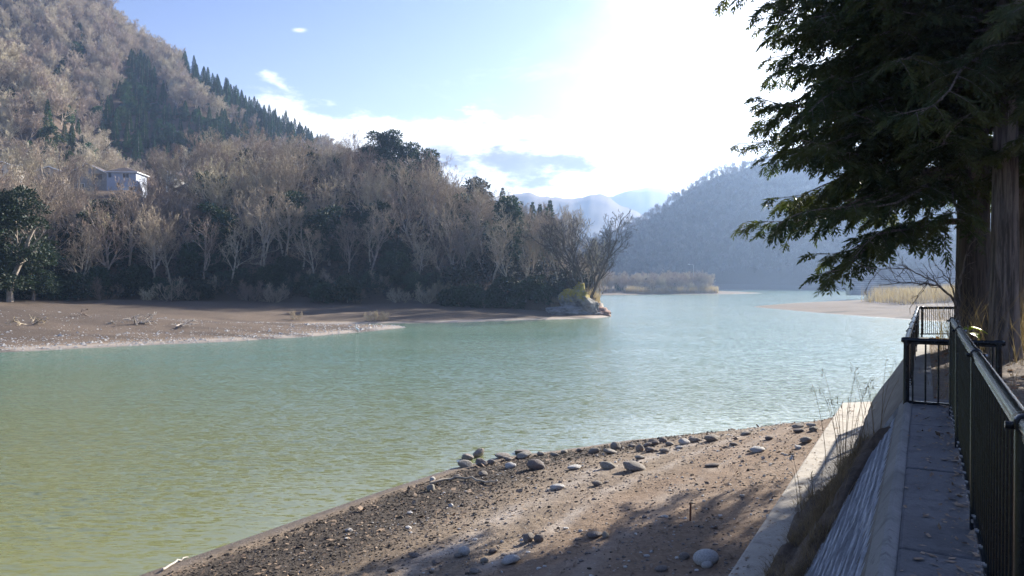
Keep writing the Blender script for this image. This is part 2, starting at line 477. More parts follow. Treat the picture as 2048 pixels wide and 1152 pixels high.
def terrain(X, Y, detail=True):
    X = np.asarray(X, float); Y = np.asarray(Y, float)
    shp = X.shape
    X = X.ravel(); Y = Y.ravel()
    sn, sf = zones(X, Y)
    al = X * D[0] + Y * D[1]; r = X * R_[0] + Y * R_[1]
    # near bank
    e = np.maximum(-1.95 - r, 0.0)
    beach = 1.12 * np.maximum(sn, 0) / (np.maximum(sn, 0) + e + 0.25)
    beach = beach + (fbm(X * 1.3, Y * 1.3, 3, 4) * 0.07 + fbm(X * 7, Y * 7, 9, 3) * 0.035) * sstep(0.0, 0.6, sn)
    slope = np.interp(r, [-1.95, -1.3, -0.15, 0.0], [1.06, 1.06, 2.86, 2.92])
    zn = np.where(r < -1.95, beach, slope)
    plat = 2.98 + fbm(X * 1.1, Y * 1.1, 5, 4) * 0.16 * sstep(0.4, 1.2, r)
    zn = np.where(r > 0.0, plat, zn)
    zn = np.where(r > -1.95, np.minimum(zn, -0.3 + np.maximum(sn, 0) * 6), zn)
    zn = np.where(sn > 0, zn, np.maximum(sn * 0.09, -2.0))
    # far land
    g = np.maximum(sf, 0)
    base = np.minimum(0.055 * g, 2.4) + 0.10 * sstep(0, 0.8, g)
    base = base + fbm(X * 0.25, Y * 0.25, 11, 4) * 0.35 * sstep(0.5, 6, g)
    zf = np.where(sf > 0, base, np.maximum(sf * 0.05, -2.0))
    u = np.where(Y > 1, X / np.maximum(Y, 1), np.sign(X) * 3)
    hm = np.zeros_like(X)
    for (px, yc, zc, yf, z0, back, pw, am) in (
            (A_px, A_yc, A_z, A_foot, 1.6, np.where(u < -0.42, 0.0, 0.16), 1.35, 3.0),
            (B_px, 235., B_z, 192., 24., 0.35, 1.2, 4.0),
            (C_px, C_yc, C_z, 232., np.minimum(24., np.interp(u, ux(C_px), C_z) - 4), 0.5, 1.15, 9.0),
            (E_px, E_yc, E_z, E_foot, 1.2, 0.3, 1.15, 9.0),
            (F_px, 1100., zpx(F_top, 1100), 850., 10., 0.4, 1.0, 14.0),
            (G_px, 1550., zpx(G_top, 1550), 1200., 10., 0.4, 1.0, 16.0)):
        z, p = ridge(u, Y, px, yc, zc, yf, z0, back, pw)
        if px is A_px: z = np.where(u > ux(1216), -50, z)
        if px is E_px: z = np.where(u < ux(1121), -50, z)
        if px is B_px: z = np.where(u > ux(399), -50, z)
        if px is C_px: z = np.where(u > ux(1090), -50, z)
        z = z + fbm(X / 26, Y / 26, 23, 4) * am * np.clip(p * 3, 0, 1) * (np.abs(p - 1) > 0.05 if am > 100 else 1)
        zf = np.where(sf > 0, np.maximum(zf, z), zf)
        hm = np.where((p > -0.02) & (z > zf - 0.5), 1.0, hm)
    z = np.where(sn > -12, np.maximum(zn, np.where(sf > 0, zf, -2)), zf)
    return z.reshape(shp)

def hit(px, py, t0=4.0, t1=900.0):
    """first point of the terrain seen along a photo direction"""
    t = np.concatenate([np.arange(t0, 40, 0.05), np.geomspace(40, t1, 900)])
    X = ux(px) * t; Z = CAMZ + (HY - py) / F * t
    z = terrain(X, t)
    k = np.argmax(np.maximum(z, 0) >= Z)
    return np.array([X[k], t[k], max(z[k], 0)])

def build_ground():
    th = np.concatenate([np.linspace(-180, -42, 46)[:-1], np.linspace(-42, 42, 420), np.linspace(42, 180, 46)[1:]])
    rr = np.concatenate([np.linspace(0.3, 6, 30)[:-1], np.linspace(6, 27, 240)[:-1], np.geomspace(27, 130, 200)[:-1], np.geomspace(130, 700, 170)[:-1], np.geomspace(700, 2900, 60)])
    T, Rr = np.meshgrid(np.radians(th), rr)
    X = Rr * np.sin(T); Y = Rr * np.cos(T)
    Z = terrain(X, Y)
    V_ = np.stack([X, Y, Z], -1).reshape(-1, 3)
    n, m = X.shape
    i, j = np.meshgrid(np.arange(n - 1), np.arange(m - 1), indexing='ij')
    a = (i * m + j).ravel()
    F_ = np.stack([a, a + m, a + m + 1, a + 1], 1)[:, ::-1]
    F_ = F_[:, [1, 2, 3, 0]]
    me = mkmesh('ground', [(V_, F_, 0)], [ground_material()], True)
    # material zones (what the ground is made of), plus shade painted on the far beach
    x, y, z = V_.T
    sn, sf = zones(x, y)
    al = x * D[0] + y * D[1]; r = x * R_[0] + y * R_[1]
    w1 = fbm(x * 0.7, y * 0.7, 41, 4); w2 = fbm(x * 3, y * 3, 43, 3)
    nearm = (sn > -3)
    s_ = sn + w1 * 0.9
    width = np.interp(al, [5, 12, 18, 21, 24], [3.0, 2.8, 1.9, 0.7, 0.2])
    mud = sstep(0.35, 0.75, s_) * (1 - sstep(width * 0.8, width * 1.25 + 0.2, s_)) * (r < -1.9)
    wet = 1 - sstep(0.05, 0.5, sn + w1 * 0.3)
    f = sn / (sn + np.maximum(-1.95 - r, 0.01))           # 0 at water, 1 at the footing
    st = np.exp(-((f - 0.50 + w1 * 0.06) / 0.035) ** 2) + 0.8 * np.exp(-((f - 0.63 + w1 * 0.06) / 0.022) ** 2) + 0.5 * np.exp(-((f - 0.78 + w1 * 0.08) / 0.03) ** 2)
    streak = np.clip(st * (0.55 + 1.6 * w2) + 0.2 * np.clip(w1 * 3, 0, 1), 0, 1) * (r < -1.95)
    red = sstep(0.55, 0.75, f + w1 * 0.2) * (r < -1.9)
    # far shore
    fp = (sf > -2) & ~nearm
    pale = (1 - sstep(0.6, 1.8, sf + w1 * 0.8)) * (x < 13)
    back_shade = sstep(10, 19, sf + fbm(x / 12, y / 12, 7, 3) * 12) * (1 - sstep(30, 36, sf)) * (x < 14) * (y < 110)  # shade over the back of the far beach, painted through the mud channel
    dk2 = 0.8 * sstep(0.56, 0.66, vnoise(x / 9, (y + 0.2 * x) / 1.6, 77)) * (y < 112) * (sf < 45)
    mud = np.where(fp, np.clip(back_shade + dk2 + 0.5 * (x > 14) + 0.22 * sstep(1.5, 3, sf), 0, 1), mud); streak = np.where(fp, pale * 0.9, streak); red = np.where(fp, 0.25, red)
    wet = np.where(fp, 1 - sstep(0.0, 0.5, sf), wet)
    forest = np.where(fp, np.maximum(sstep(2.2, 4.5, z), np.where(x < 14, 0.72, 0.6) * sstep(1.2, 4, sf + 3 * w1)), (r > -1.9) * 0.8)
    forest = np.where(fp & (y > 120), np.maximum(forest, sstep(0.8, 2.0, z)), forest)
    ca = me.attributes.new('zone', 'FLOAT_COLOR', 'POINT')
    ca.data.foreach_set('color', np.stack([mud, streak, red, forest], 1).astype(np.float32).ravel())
    cb = me.attributes.new('wet', 'FLOAT', 'POINT')
    cb.data.foreach_set('value', wet.astype(np.float32))
    o = link('ground', me); o['kind'] = 'structure'
    return o

def ground_material():
    m = bpy.data.materials.new('shore_soil'); m.use_nodes = True
    g = NT(m.node_tree); b = m.node_tree.nodes['Principled BSDF']
    at = g.n('ShaderNodeAttribute', attribute_name='zone')
    wt = g.n('ShaderNodeAttribute', attribute_name='wet')
    sp = g.n('ShaderNodeSeparateColor'); g.put(sp.inputs[0], at.outputs['Color'])
    geo = g.n('ShaderNodeNewGeometry'); p = geo.outputs['Position']
    nA = g.noise(0.9, 8, 0.65, p); nB = g.noise(9, 6, 0.7, p); nC = g.noise(38, 4, 0.7, p)
    col = g.mix(g.ss(nB, 0.35, 0.68), (0.165, 0.122, 0.082, 1), (0.28, 0.215, 0.152, 1))
    col = g.mix(g.math('MULTIPLY', sp.outputs[2], 0.8), col, g.mix(g.ss(nB, 0.3, 0.7), (0.18, 0.115, 0.072, 1), (0.27, 0.185, 0.122, 1)))
    col = g.mix(sp.outputs[1], col, g.mix(nC, (0.33, 0.28, 0.235, 1), (0.50, 0.43, 0.36, 1)))
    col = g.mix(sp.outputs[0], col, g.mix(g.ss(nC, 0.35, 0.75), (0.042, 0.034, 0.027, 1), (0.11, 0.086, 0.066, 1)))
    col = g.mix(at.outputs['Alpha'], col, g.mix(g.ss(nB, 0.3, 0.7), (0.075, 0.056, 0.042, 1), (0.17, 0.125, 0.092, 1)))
    peb = g.n('ShaderNodeTexVoronoi', feature='F1'); peb.inputs['Scale'].default_value = 22; g.put(peb.inputs['Vector'], p)
    pc = g.n('ShaderNodeSeparateColor'); g.put(pc.inputs[0], peb.outputs['Color'])
    spk = g.math('MULTIPLY', g.ss(pc.outputs[0], 0.86, 0.95), g.ss(peb.outputs['Distance'], 0.42, 0.25))
    spk = g.math('MULTIPLY', spk, g.math('SUBTRACT', 1.0, at.outputs['Alpha']))
    col = g.mix(g.math('MULTIPLY', spk, 0.8), col, g.mix(pc.outputs[1], (0.10, 0.08, 0.07, 1), (0.5, 0.45, 0.4, 1)))
    col = g.mix(g.math('MULTIPLY', wt.outputs['Fac'], 0.55), col, (0.10, 0.088, 0.08, 1))
    g.put(b.inputs['Base Color'], col)
    g.put(b.inputs['Roughness'], g.math('SUBTRACT', 0.95, g.math('MULTIPLY', wt.outputs['Fac'], 0.45)))
    b.inputs['Specular IOR Level'].default_value = 0.25
    bn = g.n('ShaderNodeBump'); bn.inputs['Distance'].default_value = 0.05; bn.inputs['Strength'].default_value = 0.9
    g.put(bn.inputs['Height'], g.math('ADD', g.math('ADD', g.math('MULTIPLY', nB, 0.8), g.math('MULTIPLY', nC, 0.45)), g.math('MULTIPLY', spk, 0.3)))
    g.put(b.inputs['Normal'], bn.outputs[0])
    return m

build_ground()

def water():
    m = bpy.data.materials.new('lake_water'); m.use_nodes = True
    g = NT(m.node_tree); b = m.node_tree.nodes['Principled BSDF']
    geo = g.n('ShaderNodeNewGeometry'); p = geo.outputs['Position']
    big = g.noise(0.035, 4, 0.5, p)
    spx = g.n('ShaderNodeSeparateXYZ', ins={0: p})
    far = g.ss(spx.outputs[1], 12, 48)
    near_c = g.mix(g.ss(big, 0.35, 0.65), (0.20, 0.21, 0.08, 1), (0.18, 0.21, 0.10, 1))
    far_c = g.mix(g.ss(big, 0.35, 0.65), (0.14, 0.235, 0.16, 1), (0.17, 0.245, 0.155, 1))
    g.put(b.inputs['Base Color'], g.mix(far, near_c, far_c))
    b.inputs['Roughness'].default_value = 0.14
    b.inputs['IOR'].default_value = 1.9
    b.inputs['Specular IOR Level'].default_value = 0.5
    sh = g.n('ShaderNodeAttribute', attribute_name='shore').outputs['Fac']
    def wave(scale, rz, k, det=2.0, dist=0.4):
        nd = g.n('ShaderNodeTexNoise'); nd.inputs['Scale'].default_value = 1.0; nd.inputs['Detail'].default_value = det
        nd.inputs['Roughness'].default_value = 0.55; nd.inputs['Distortion'].default_value = dist
        g.put(nd.inputs['Vector'], g.scaled(p, scale, (0, 0, RAD(rz))))
        v1 = g.n('ShaderNodeVectorMath', operation='SUBTRACT', ins={0: nd.outputs['Color'], 1: (0.5, 0.5, 0.5)})
        v2 = g.n('ShaderNodeVectorMath', operation='MULTIPLY', ins={0: v1.outputs[0], 1: k})
        return v2.outputs[0]
    calm = g.ss(sh, 0.0, 5.0, 0.4, 1.0)
    patch = g.ss(g.noise(0.05, 3, 0.5, g.scaled(p, (0.5, 1.8, 1))), 0.3, 0.62, 0.6, 1.05)
    sl1 = wave((1.8, 9.0, 1), -13, (0.3, 0.95, 0.0), 1.0, 0.8)
    sl2 = wave((4.5, 19.0, 1), -9, (0.4, 1.35, 0.0), 1.5)
    sl3 = wave((0.25, 0.9, 1), -24, (0.05, 0.13, 0.0))
    sm = g.n('ShaderNodeVectorMath', operation='ADD', ins={0: sl1, 1: sl2})
    sm = g.n('ShaderNodeVectorMath', operation='ADD', ins={0: sm.outputs[0], 1: sl3})
    sm = g.n('ShaderNodeVectorMath', operation='SCALE', ins={0: sm.outputs[0], 'Scale': g.math('MULTIPLY', calm, patch)})
    nv = g.n('ShaderNodeVectorMath', operation='ADD', ins={0: sm.outputs[0], 1: (0, 0, 1)})
    nv = g.n('ShaderNodeVectorMath', operation='NORMALIZE', ins={0: nv.outputs[0]})
    g.put(b.inputs['Normal'], nv.outputs[0])
    th = np.concatenate([np.linspace(-180, -42, 30)[:-1], np.linspace(-42, 42, 160), np.linspace(42, 180, 30)[1:]])
    rr = np.concatenate([np.linspace(1, 40, 120)[:-1], np.geomspace(40, 450, 60)[:-1], np.geomspace(450, 2900, 6)])
    T, Rr = np.meshgrid(np.radians(th), rr)
    X = Rr * np.sin(T); Y = Rr * np.cos(T); n, m_ = X.shape
    V_ = np.stack([X, Y, 0 * X], -1).reshape(-1, 3)
    i, j = np.meshgrid(np.arange(n - 1), np.arange(m_ - 1), indexing='ij'); a = (i * m_ + j).ravel()
    me = mkmesh('water', [(V_, np.stack([a + m_, a + m_ + 1, a + 1, a], 1)[:, ::-1], 0)], [m], True)
    sd_ = np.minimum(-sdf(NEAR, V_[:, 0], V_[:, 1]), -sdf(FAR, V_[:, 0], V_[:, 1]) * 4 + 1)
    at = me.attributes.new('shore', 'FLOAT', 'POINT'); at.data.foreach_set('value', np.clip(sd_, 0, 100).astype(np.float32))
    o = link('water', me); o['kind'] = 'structure'
water()

# haze: even air over the valley
def haze():
    m = bpy.data.materials.new('valley_haze'); m.use_nodes = True
    m.node_tree.nodes.clear(); g = NT(m.node_tree)
    v = g.n('ShaderNodeVolumePrincipled')
    v.inputs['Color'].default_value = (0.45, 0.65, 1.0, 1)
    v.inputs['Density'].default_value = 0.00035
    v.inputs['Anisotropy'].default_value = 0.6
    o = g.n('ShaderNodeOutputMaterial'); g.put(o.inputs['Volume'], v.outputs[0])
    me = mkmesh('haze', [boxp((-2950, -2950, -4), (2950, 2950, 215))], [m])
    ob = link('haze', me); ob['kind'] = 'stuff'
    ob['label'] = 'pale blue haze hanging in the valley air'
haze()

# ------------------------------------------------------------------ trees and plants: meshes
def unit(v):
    return v / (np.linalg.norm(v) + 1e-9)

def bare_tree_parts(seed, H, trunk_r, levels, spread=0.9, stems=1, min_r=0.012, lean=0.0, up=0.16, counts=(7, 6, 6, 4), bare=0.30, lens=(0.55, 0.6, 0.55, 0.5)):
    rs = np.random.default_rng(seed)
    segs = {0: [], 1: []}
    def grow(p, d, L, r, lev):
        n = (7, 6, 4, 3, 2)[lev]
        pts = [p]; dirs = []
        rr = [r]
        tip = max(min_r, r * (0.45 if lev == 0 else 0.3))
        for i in range(n):
            d = unit(d + rs.normal(0, (0.10, 0.20, 0.26, 0.30, 0.3)[lev], 3) + np.array([0, 0, up * (0.5 if lev < 1 else 1)]))
            p = p + d * L / n
            pts.append(p); dirs.append(d); rr.append(r + (tip - r) * (i + 1) / n)
        for i in range(n):
            segs[0 if lev < 2 else 1].append((pts[i], pts[i + 1], max(rr[i], min_r), max(rr[i + 1], min_r * 0.8)))
        if lev >= levels: return
        k = counts[lev]
        for c in range(k):
            s = (bare if lev == 0 else 0.2) + (1 - (bare if lev == 0 else 0.2)) * (c + rs.uniform(0.2, 0.9)) / k
            i = min(int(s * n), n - 1); f = s * n - i
            q = pts[i] * (1 - f) + pts[i + 1] * f
            t = dirs[i]
            a = rs.uniform(0, 6.283) if lev else c * 2.4 + rs.uniform(-0.5, 0.5)
            b1 = unit(np.cross(t, [0.3, 0.2, 0.93] if abs(t[2]) < 0.9 else [1, 0, 0])); b2 = np.cross(t, b1)
            ang = rs.uniform(0.5, 0.95) * spread
            nd = unit(t * math.cos(ang) + (b1 * math.cos(a) + b2 * math.sin(a)) * math.sin(ang))
            grow(q, nd, L * lens[lev] * rs.uniform(0.75, 1.2) * (1.1 - 0.45 * s), max(rr[i] * rs.uniform(0.45, 0.65), min_r), lev + 1)
    for st in range(stems):
        a = rs.uniform(0, 6.283)
        d = np.array([math.cos(a) * (lean + 0.28 * (stems > 1)), math.sin(a) * (lean + 0.28 * (stems > 1)), 1.0])
        grow(np.array([math.cos(a), math.sin(a), 0]) * (0.25 if stems > 1 else 0) + np.array([0, 0, -0.4]), unit(d), H * rs.uniform(0.62, 0.72), trunk_r * rs.uniform(0.8, 1.1), 0)
    out = []
    for key, k in ((0, 6), (1, 3)):
        S = segs[key]
        out.append(prisms([s[0] for s in S], [s[1] for s in S], [s[2] for s in S], [s[3] for s in S], k))
    return out

def kites(P, Dv, Nv, L, Wd):
    """flat pointed leaves: base P, direction Dv, width axis from Nv"""
    Dv = norm(Dv); S = norm(np.cross(Dv, Nv)); L = np.asarray(L)[:, None]; Wd = np.asarray(Wd)[:, None]
    V_ = np.stack([P, P + Dv * L * 0.45 + S * Wd * 0.5, P + Dv * L, P + Dv * L * 0.45 - S * Wd * 0.5], 1).reshape(-1, 3)
    F_ = np.arange(len(P) * 4).reshape(-1, 4)
    return V_, F_

def evergreen_parts(seed, H, Wd, n, leaf, clumps=34):
    rs = np.random.default_rng(seed)
    cz = rs.uniform(0.12, 0.93, clumps) * H
    prof = np.sin(np.clip(cz / H, 0, 1) ** 0.8 * np.pi) ** 0.6
    a = rs.uniform(0, 6.283, clumps); rad = np.sqrt(rs.uniform(0.1, 1, clumps)) * Wd * 0.40 * prof
    cc = np.stack([np.cos(a) * rad, np.sin(a) * rad, cz], 1)
    cr = rs.uniform(0.10, 0.2, clumps) * (Wd + H) * 0.5
    which = rs.integers(0, clumps, n)
    d = norm(rs.normal(size=(n, 3))); d[:, 2] = np.abs(d[:, 2]) * 1.1 - 0.35
    P = cc[which] + d * (cr[which] * rs.uniform(0.55, 1.08, n))[:, None] * np.array([1, 1, 0.75])
    Dv = d + rs.normal(0, 0.6, (n, 3)); Nv = norm(rs.normal(size=(n, 3)) + np.array([0, 0, 0.8]))
    leafs = kites(P, Dv, Nv, leaf * rs.uniform(0.6, 1.5, n), leaf * rs.uniform(0.4, 0.75, n))
    tr = bare_tree_parts(seed + 5, H * 1.1, H * 0.025, 2, 0.9, 1, 0.02, counts=(8, 4, 1, 1))
    return tr, leafs

def conifer_parts(seed, H, Wd, n, leaf, broken=0.0):
    rs = np.random.default_rng(seed)
    t = rs.uniform(0.08, 1.0, n) ** 0.85
    lay = np.round(t * 16) / 16 + rs.normal(0, 0.018, n)
    z = np.clip(lay, 0.06, 0.995) * H
    a = rs.uniform(0, 6.283, n)
    lob = 0.75 + 0.35 * np.sin(a * 3 + np.round(t * 16) * 2.1) * rs.uniform(0.4, 1, n)
    rmax = Wd * 0.5 * (1 - z / H) ** 0.8 * lob + 0.03
    r = rmax * np.sqrt(rs.uniform(0.15, 1, n))
    P = np.stack([np.cos(a) * r, np.sin(a) * r, z - r * 0.25], 1)
    Dv = np.stack([np.cos(a), np.sin(a), rs.uniform(-0.7, 0.35, n)], 1) + rs.normal(0, 0.35, (n, 3))
    Nv = rs.normal(0, 0.5, (n, 3)) + np.array([0, 0, 1.0])
    ls = leaf * (0.4 + 0.6 * (1 - z / H))
    leafs = kites(P, Dv, Nv, ls * rs.uniform(0.7, 1.5, n), ls * rs.uniform(0.35, 0.7, n))
    zz = np.linspace(-0.5, H * 0.97, 8)
    trunk = tube(np.stack([0 * zz, 0 * zz, zz], 1), np.linspace(H * 0.016, 0.03, 8), 7)
    return trunk, leafs

BARE = []
for i in range(6):
    p = bare_tree_parts(100 + i, 11.5 + (i % 3), 0.17 + 0.02 * (i % 2), 4, 0.95, 1 + (i % 2), 0.015, 0.06, counts=(8, 6, 5, 3))
    BARE.append((mkmesh('bare_trunk', [(*p[0], 0)], [M['twig_trunk']], True), mkmesh('bare_crown', [(*p[1], 0)], [M['twig']])))
SLIM = []
for i in range(3):
    p = bare_tree_parts(140 + i, 13.5, 0.13, 4, 0.62, 1, 0.015, 0.05, up=0.25, counts=(9, 5, 5, 3), bare=0.35)
    SLIM.append((mkmesh('slim_trunk', [(*p[0], 0)], [M['twig_trunk']], True), mkmesh('slim_crown', [(*p[1], 0)], [M['twig']])))
FARB = []
for i in range(3):
    p = bare_tree_parts(160 + i, 10.5, 0.16, 3, 1.0, 2, 0.032, 0.1, counts=(8, 7, 7, 3))
    FARB.append(mkmesh('far_bare_tree', [(*p[0], 0), (*p[1], 0)], [M['twig_far']]))
THICK = []
for i in range(2):
    p = bare_tree_parts(180 + i, 3.6, 0.05, 3, 1.1, 6, 0.012, 0.35, counts=(6, 5, 5, 3), bare=0.1)
    THICK.append(mkmesh('bare_bush', [(*p[0], 0), (*p[1], 0)], [M['twig']]))
EVER = []
for i, (H, Wd) in enumerate(((9.5, 7.5), (6.0, 6.5), (3.6, 5.0), (11, 6.5))):
    tr, lf = evergreen_parts(200 + i, H, Wd, 5200 if H > 5 else 2600, 0.42 if H > 5 else 0.34, 40)
    EVER.append((mkmesh('evergreen_trunk', [(*tr[0], 0), (*tr[1], 0)], [M['twig_trunk']]), mkmesh('evergreen_crown', [(*lf, 0)], [M['evergreen']])))
CONI = []
for i, (H, Wd) in enumerate(((15, 7.4), (13.5, 6.8), (16, 7.0), (12, 7.2))):
    tr, lf = conifer_parts(220 + i, H, Wd, 2600, 0.85)
    CONI.append(mkmesh('cedar', [(a, b, 1) for a, b, _ in tr] + [(*lf, 0)], [M['conifer'], M['twig_trunk']]))
for i in range(2):
    tr, lf = evergreen_parts(240 + i, 11, 8.0, 2600, 0.62, 34)
    CONI.append(mkmesh('cedar', [(*lf, 0)], [M['conifer']]))

def plant_tree(name, meshes, loc, rz, sc, label, cat, group=None):
    e = empty(name, loc, rz, sc)
    tag(e, label, cat, group)
    link('trunk', meshes[0], e); link('crown', meshes[1], e)
    return e

def spread_points(n, sampler, dmin, keep=None):
    pts = []
    cell = {}
    tries = 0
    while len(pts) < n and tries < n * 60:
        tries += 1
        p = sampler()
        if p is None: continue
        k = (int(p[0] // dmin), int(p[1] // dmin)); ok = True
        for ix in range(k[0] - 1, k[0] + 2):
            for iy in range(k[1] - 1, k[1] + 2):
                for q in cell.get((ix, iy), ()):
                    if (q[0] - p[0]) ** 2 + (q[1] - p[1]) ** 2 < dmin * dmin: ok = False
        if ok:
            cell.setdefault(k, []).append(p); pts.append(p)
    return np.array(pts)

upA = ux(A_px)
def fA(u): return np.interp(u, upA, A_foot)
def cA(u): return np.interp(u, upA, A_yc)
def pxof(x, y, z): return CX + F * x / y, HY - (z - CAMZ) / y * F

# --- wooded bluff across the water
def smpA():
    u = random.uniform(-0.76, 0.118)
    f = random.random() ** 0.85
    y = fA(u) + 2.0 + f * (cA(u) + 6 - fA(u) - 2.0)
    return (u * y, y)
ptsA = spread_points(400, smpA, 3.6)
zA = terrain(ptsA[:, 0], ptsA[:, 1])
HOUSE_U = [(-0.70, -0.66), (-0.615, -0.50), (-0.545, -0.47), (-0.475, -0.435)]
nb = ne = 0
order = np.argsort(ptsA[:, 1])
for i in order:
    x, y = ptsA[i]; z = zA[i]
    u = x / y
    p = (y - fA(u)) / (cA(u) - fA(u))
    px, py = pxof(x, y, z)
    if p > 0.62 and u < -0.42: continue                     # the terrace with the houses
    if 196 < px < 292 and p > 0.3: continue                 # clear in front of the blue grey house
    rz = random.uniform(0, 6.28)
    pe = 0.25 * (p < 0.25 and u < -0.03) + 0.10 * (0.25 <= p < 0.5 and u < 0.0) + 0.05 * (not 280 < px < 420 and u < 0.04) + 0.4 * (p > 0.6 and 560 < px < 830) + 0.35 * (px < 110 and p < 0.45)
    if random.random() < pe:
        if p < 0.4:
            m_ = EVER[random.choice((1, 2, 1, 0))]
            lab = 'dark evergreen tree at the foot of the wooded bluff behind the far beach'
        else:
            m_ = EVER[random.choice((0, 1, 3))]
            lab = 'dark round evergreen tree among the bare trees of the wooded bluff'
        plant_tree('evergreen_tree', m_, (x, y, z - 0.3), rz, random.uniform(0.8, 1.2), lab, 'tree', 'evergreen trees on the wooded bluff')
        ne += 1
    elif nb < 285:
        s = random.uniform(0.62, 1.16) * (0.72 if (u < -0.42 and p > 0.3) else 1.0) * (0.85 if p > 0.8 else 1.0)
        if u > 0.03 and random.random() < 0.6: m_ = random.choice(SLIM)
        else: m_ = random.choice(BARE)
        plant_tree('bare_tree', m_, (x, y, z - 0.1), rz, s, 'leafless grey brown tree in the dense wood of the bluff across the water', 'tree', 'leafless trees on the wooded bluff')
        nb += 1

def placed(px, Y, dz=0.0):
    x = ux(px) * Y
    return (x, Y, float(terrain(np.array([x]), np.array([Y]))[0]) + dz)

# --- leafless trees before the houses
for px, Y, sc_ in ((-25, 160, 1.0), (18, 156, 1.05), (58, 158, 1.0), (92, 160, 1.05), (122, 157, 0.95), (150, 161, 0.85), (160, 163, 0.72), (316, 160, 0.9), (326, 163, 1.0), (345, 158, 0.95), (372, 162, 1.0), (400, 160, 1.0), (75, 150, 0.8), (135, 150, 0.75), (335, 150, 0.8)):
    plant_tree('bare_tree', BARE[int(px) % 6], placed(px, Y, -0.3), px * 0.7, sc_, 'pale leafless tree screening the houses on the terrace above the wood', 'tree', 'leafless trees before the houses')

def understory():
    rs = np.random.default_rng(31)
    n = 260000
    u = rs.uniform(-0.77, 0.11, n); f = rs.random(n) ** 1.3; y = fA(u) + 0.3 + f * (cA(u) - fA(u)) * 0.85; x = u * y
    top = (3.6 * (1 - f * 0.6)) * np.clip(1.5 * vnoise(x / 3.2, y / 3.2, 51) + 0.9 * vnoise(x / 1.3, y / 1.3, 52) - 0.62, 0, 2)
    k = (top > 0.2) & ~((u < -0.42) & (f > 0.6)); x, y, top = x[k][:64000], y[k][:64000], top[k][:64000]; n = len(x)
    P = np.stack([x, y, terrain(x, y) + top * rs.uniform(0.2, 1.0, n) ** 0.6], 1)
    V_, F_ = kites(P, rs.normal(size=(n, 3)), rs.normal(size=(n, 3)) + np.array([0, 0, 0.8]), rs.uniform(0.2, 0.5, n), rs.uniform(0.12, 0.28, n))
    M['under'] = mat('undergrowth_leaf', (0.016, 0.030, 0.022), 0.7, 0.5, 0.25, color2=(0.035, 0.034, 0.022))
    tag(link('undergrowth', mkmesh('undergrowth', [(V_, F_, 0)], [M['under']])), 'dark evergreen undergrowth beneath the trees of the wooded bluff', 'undergrowth', None, 'stuff')

# --- trees one can pick out
plant_tree('evergreen_tree', EVER[3], placed(781, 147, -0.5), 0.4, 0.98, 'tall dark evergreen rising above the crest of the bluff against the cloud', 'tree')
tr, lf = evergreen_parts(280, 10.5, 7.5, 15000, 0.27, 60)
FINE = (mkmesh('evergreen_trunk', [(*tr[0], 0), (*tr[1], 0)], [M['twig_trunk']]), mkmesh('evergreen_crown', [(*lf, 0)], [M['evergreen']]))
plant_tree('evergreen_tree', FINE, placed(20, 84), 1.0, 1.25, 'big dark evergreen at the left end of the far beach', 'tree')
plant_tree('evergreen_tree', FINE, placed(-30, 90), 2.0, 1.25, 'tall dark evergreen cut by the left edge', 'tree')
plant_tree('evergreen_tree', FINE, placed(66, 88), 3.0, 0.72, 'broad dark evergreen with sunlit right side beside the left end of the beach', 'tree')
pt = bare_tree_parts(301, 14.0, 0.20, 4, 0.78, 5, 0.018, 0.10, up=0.14, counts=(9, 6, 5, 2), bare=0.25)
plant_tree('bare_tree', (mkmesh('tip_trunk', [(*pt[0], 0)], [M['tipbark']], True), mkmesh('tip_crown', [(*pt[1], 0)], [M['tipbark']])),
           placed(1176, 98.5, -0.3), 0.5, 1.0, 'tall many stemmed leafless tree standing at the tip of the headland', 'tree')
for px, Y, s, lab in ((1120, 101, 1.0, 'slim leafless tree just left of the many stemmed tree on the headland'), (1096, 103, 0.95, 'slim leafless tree behind the yellow green bushes of the headland'),
                      (1148, 104, 0.95, 'slender dark leafless tree behind the mossy rock of the headland'), (1068, 106, 1.0, 'slim leafless tree above the dark bushes near the headland')):
    plant_tree('bare_tree', random.choice(SLIM), placed(px, Y, -0.2), random.uniform(0, 6), s, lab, 'tree')
# conifers behind the right end of the bluff
for i, (px, Y) in enumerate(((965, 142), (985, 139), (1005, 137), (1020, 135), (1065, 130), (1080, 127), (1092, 125), (955, 146), (1100, 124), (640, 172), (610, 172), (720, 164), (700, 166))):
    o = link('cedar_tree', CONI[i % 4], None, placed(px, Y, -0.2), (0, 0, i * 1.3), 0.62 + 0.07 * (i % 3))
    tag(o, 'dark cedar standing behind the crest of the wooded bluff', 'tree', 'cedars along the crest of the wooded bluff')

understory()
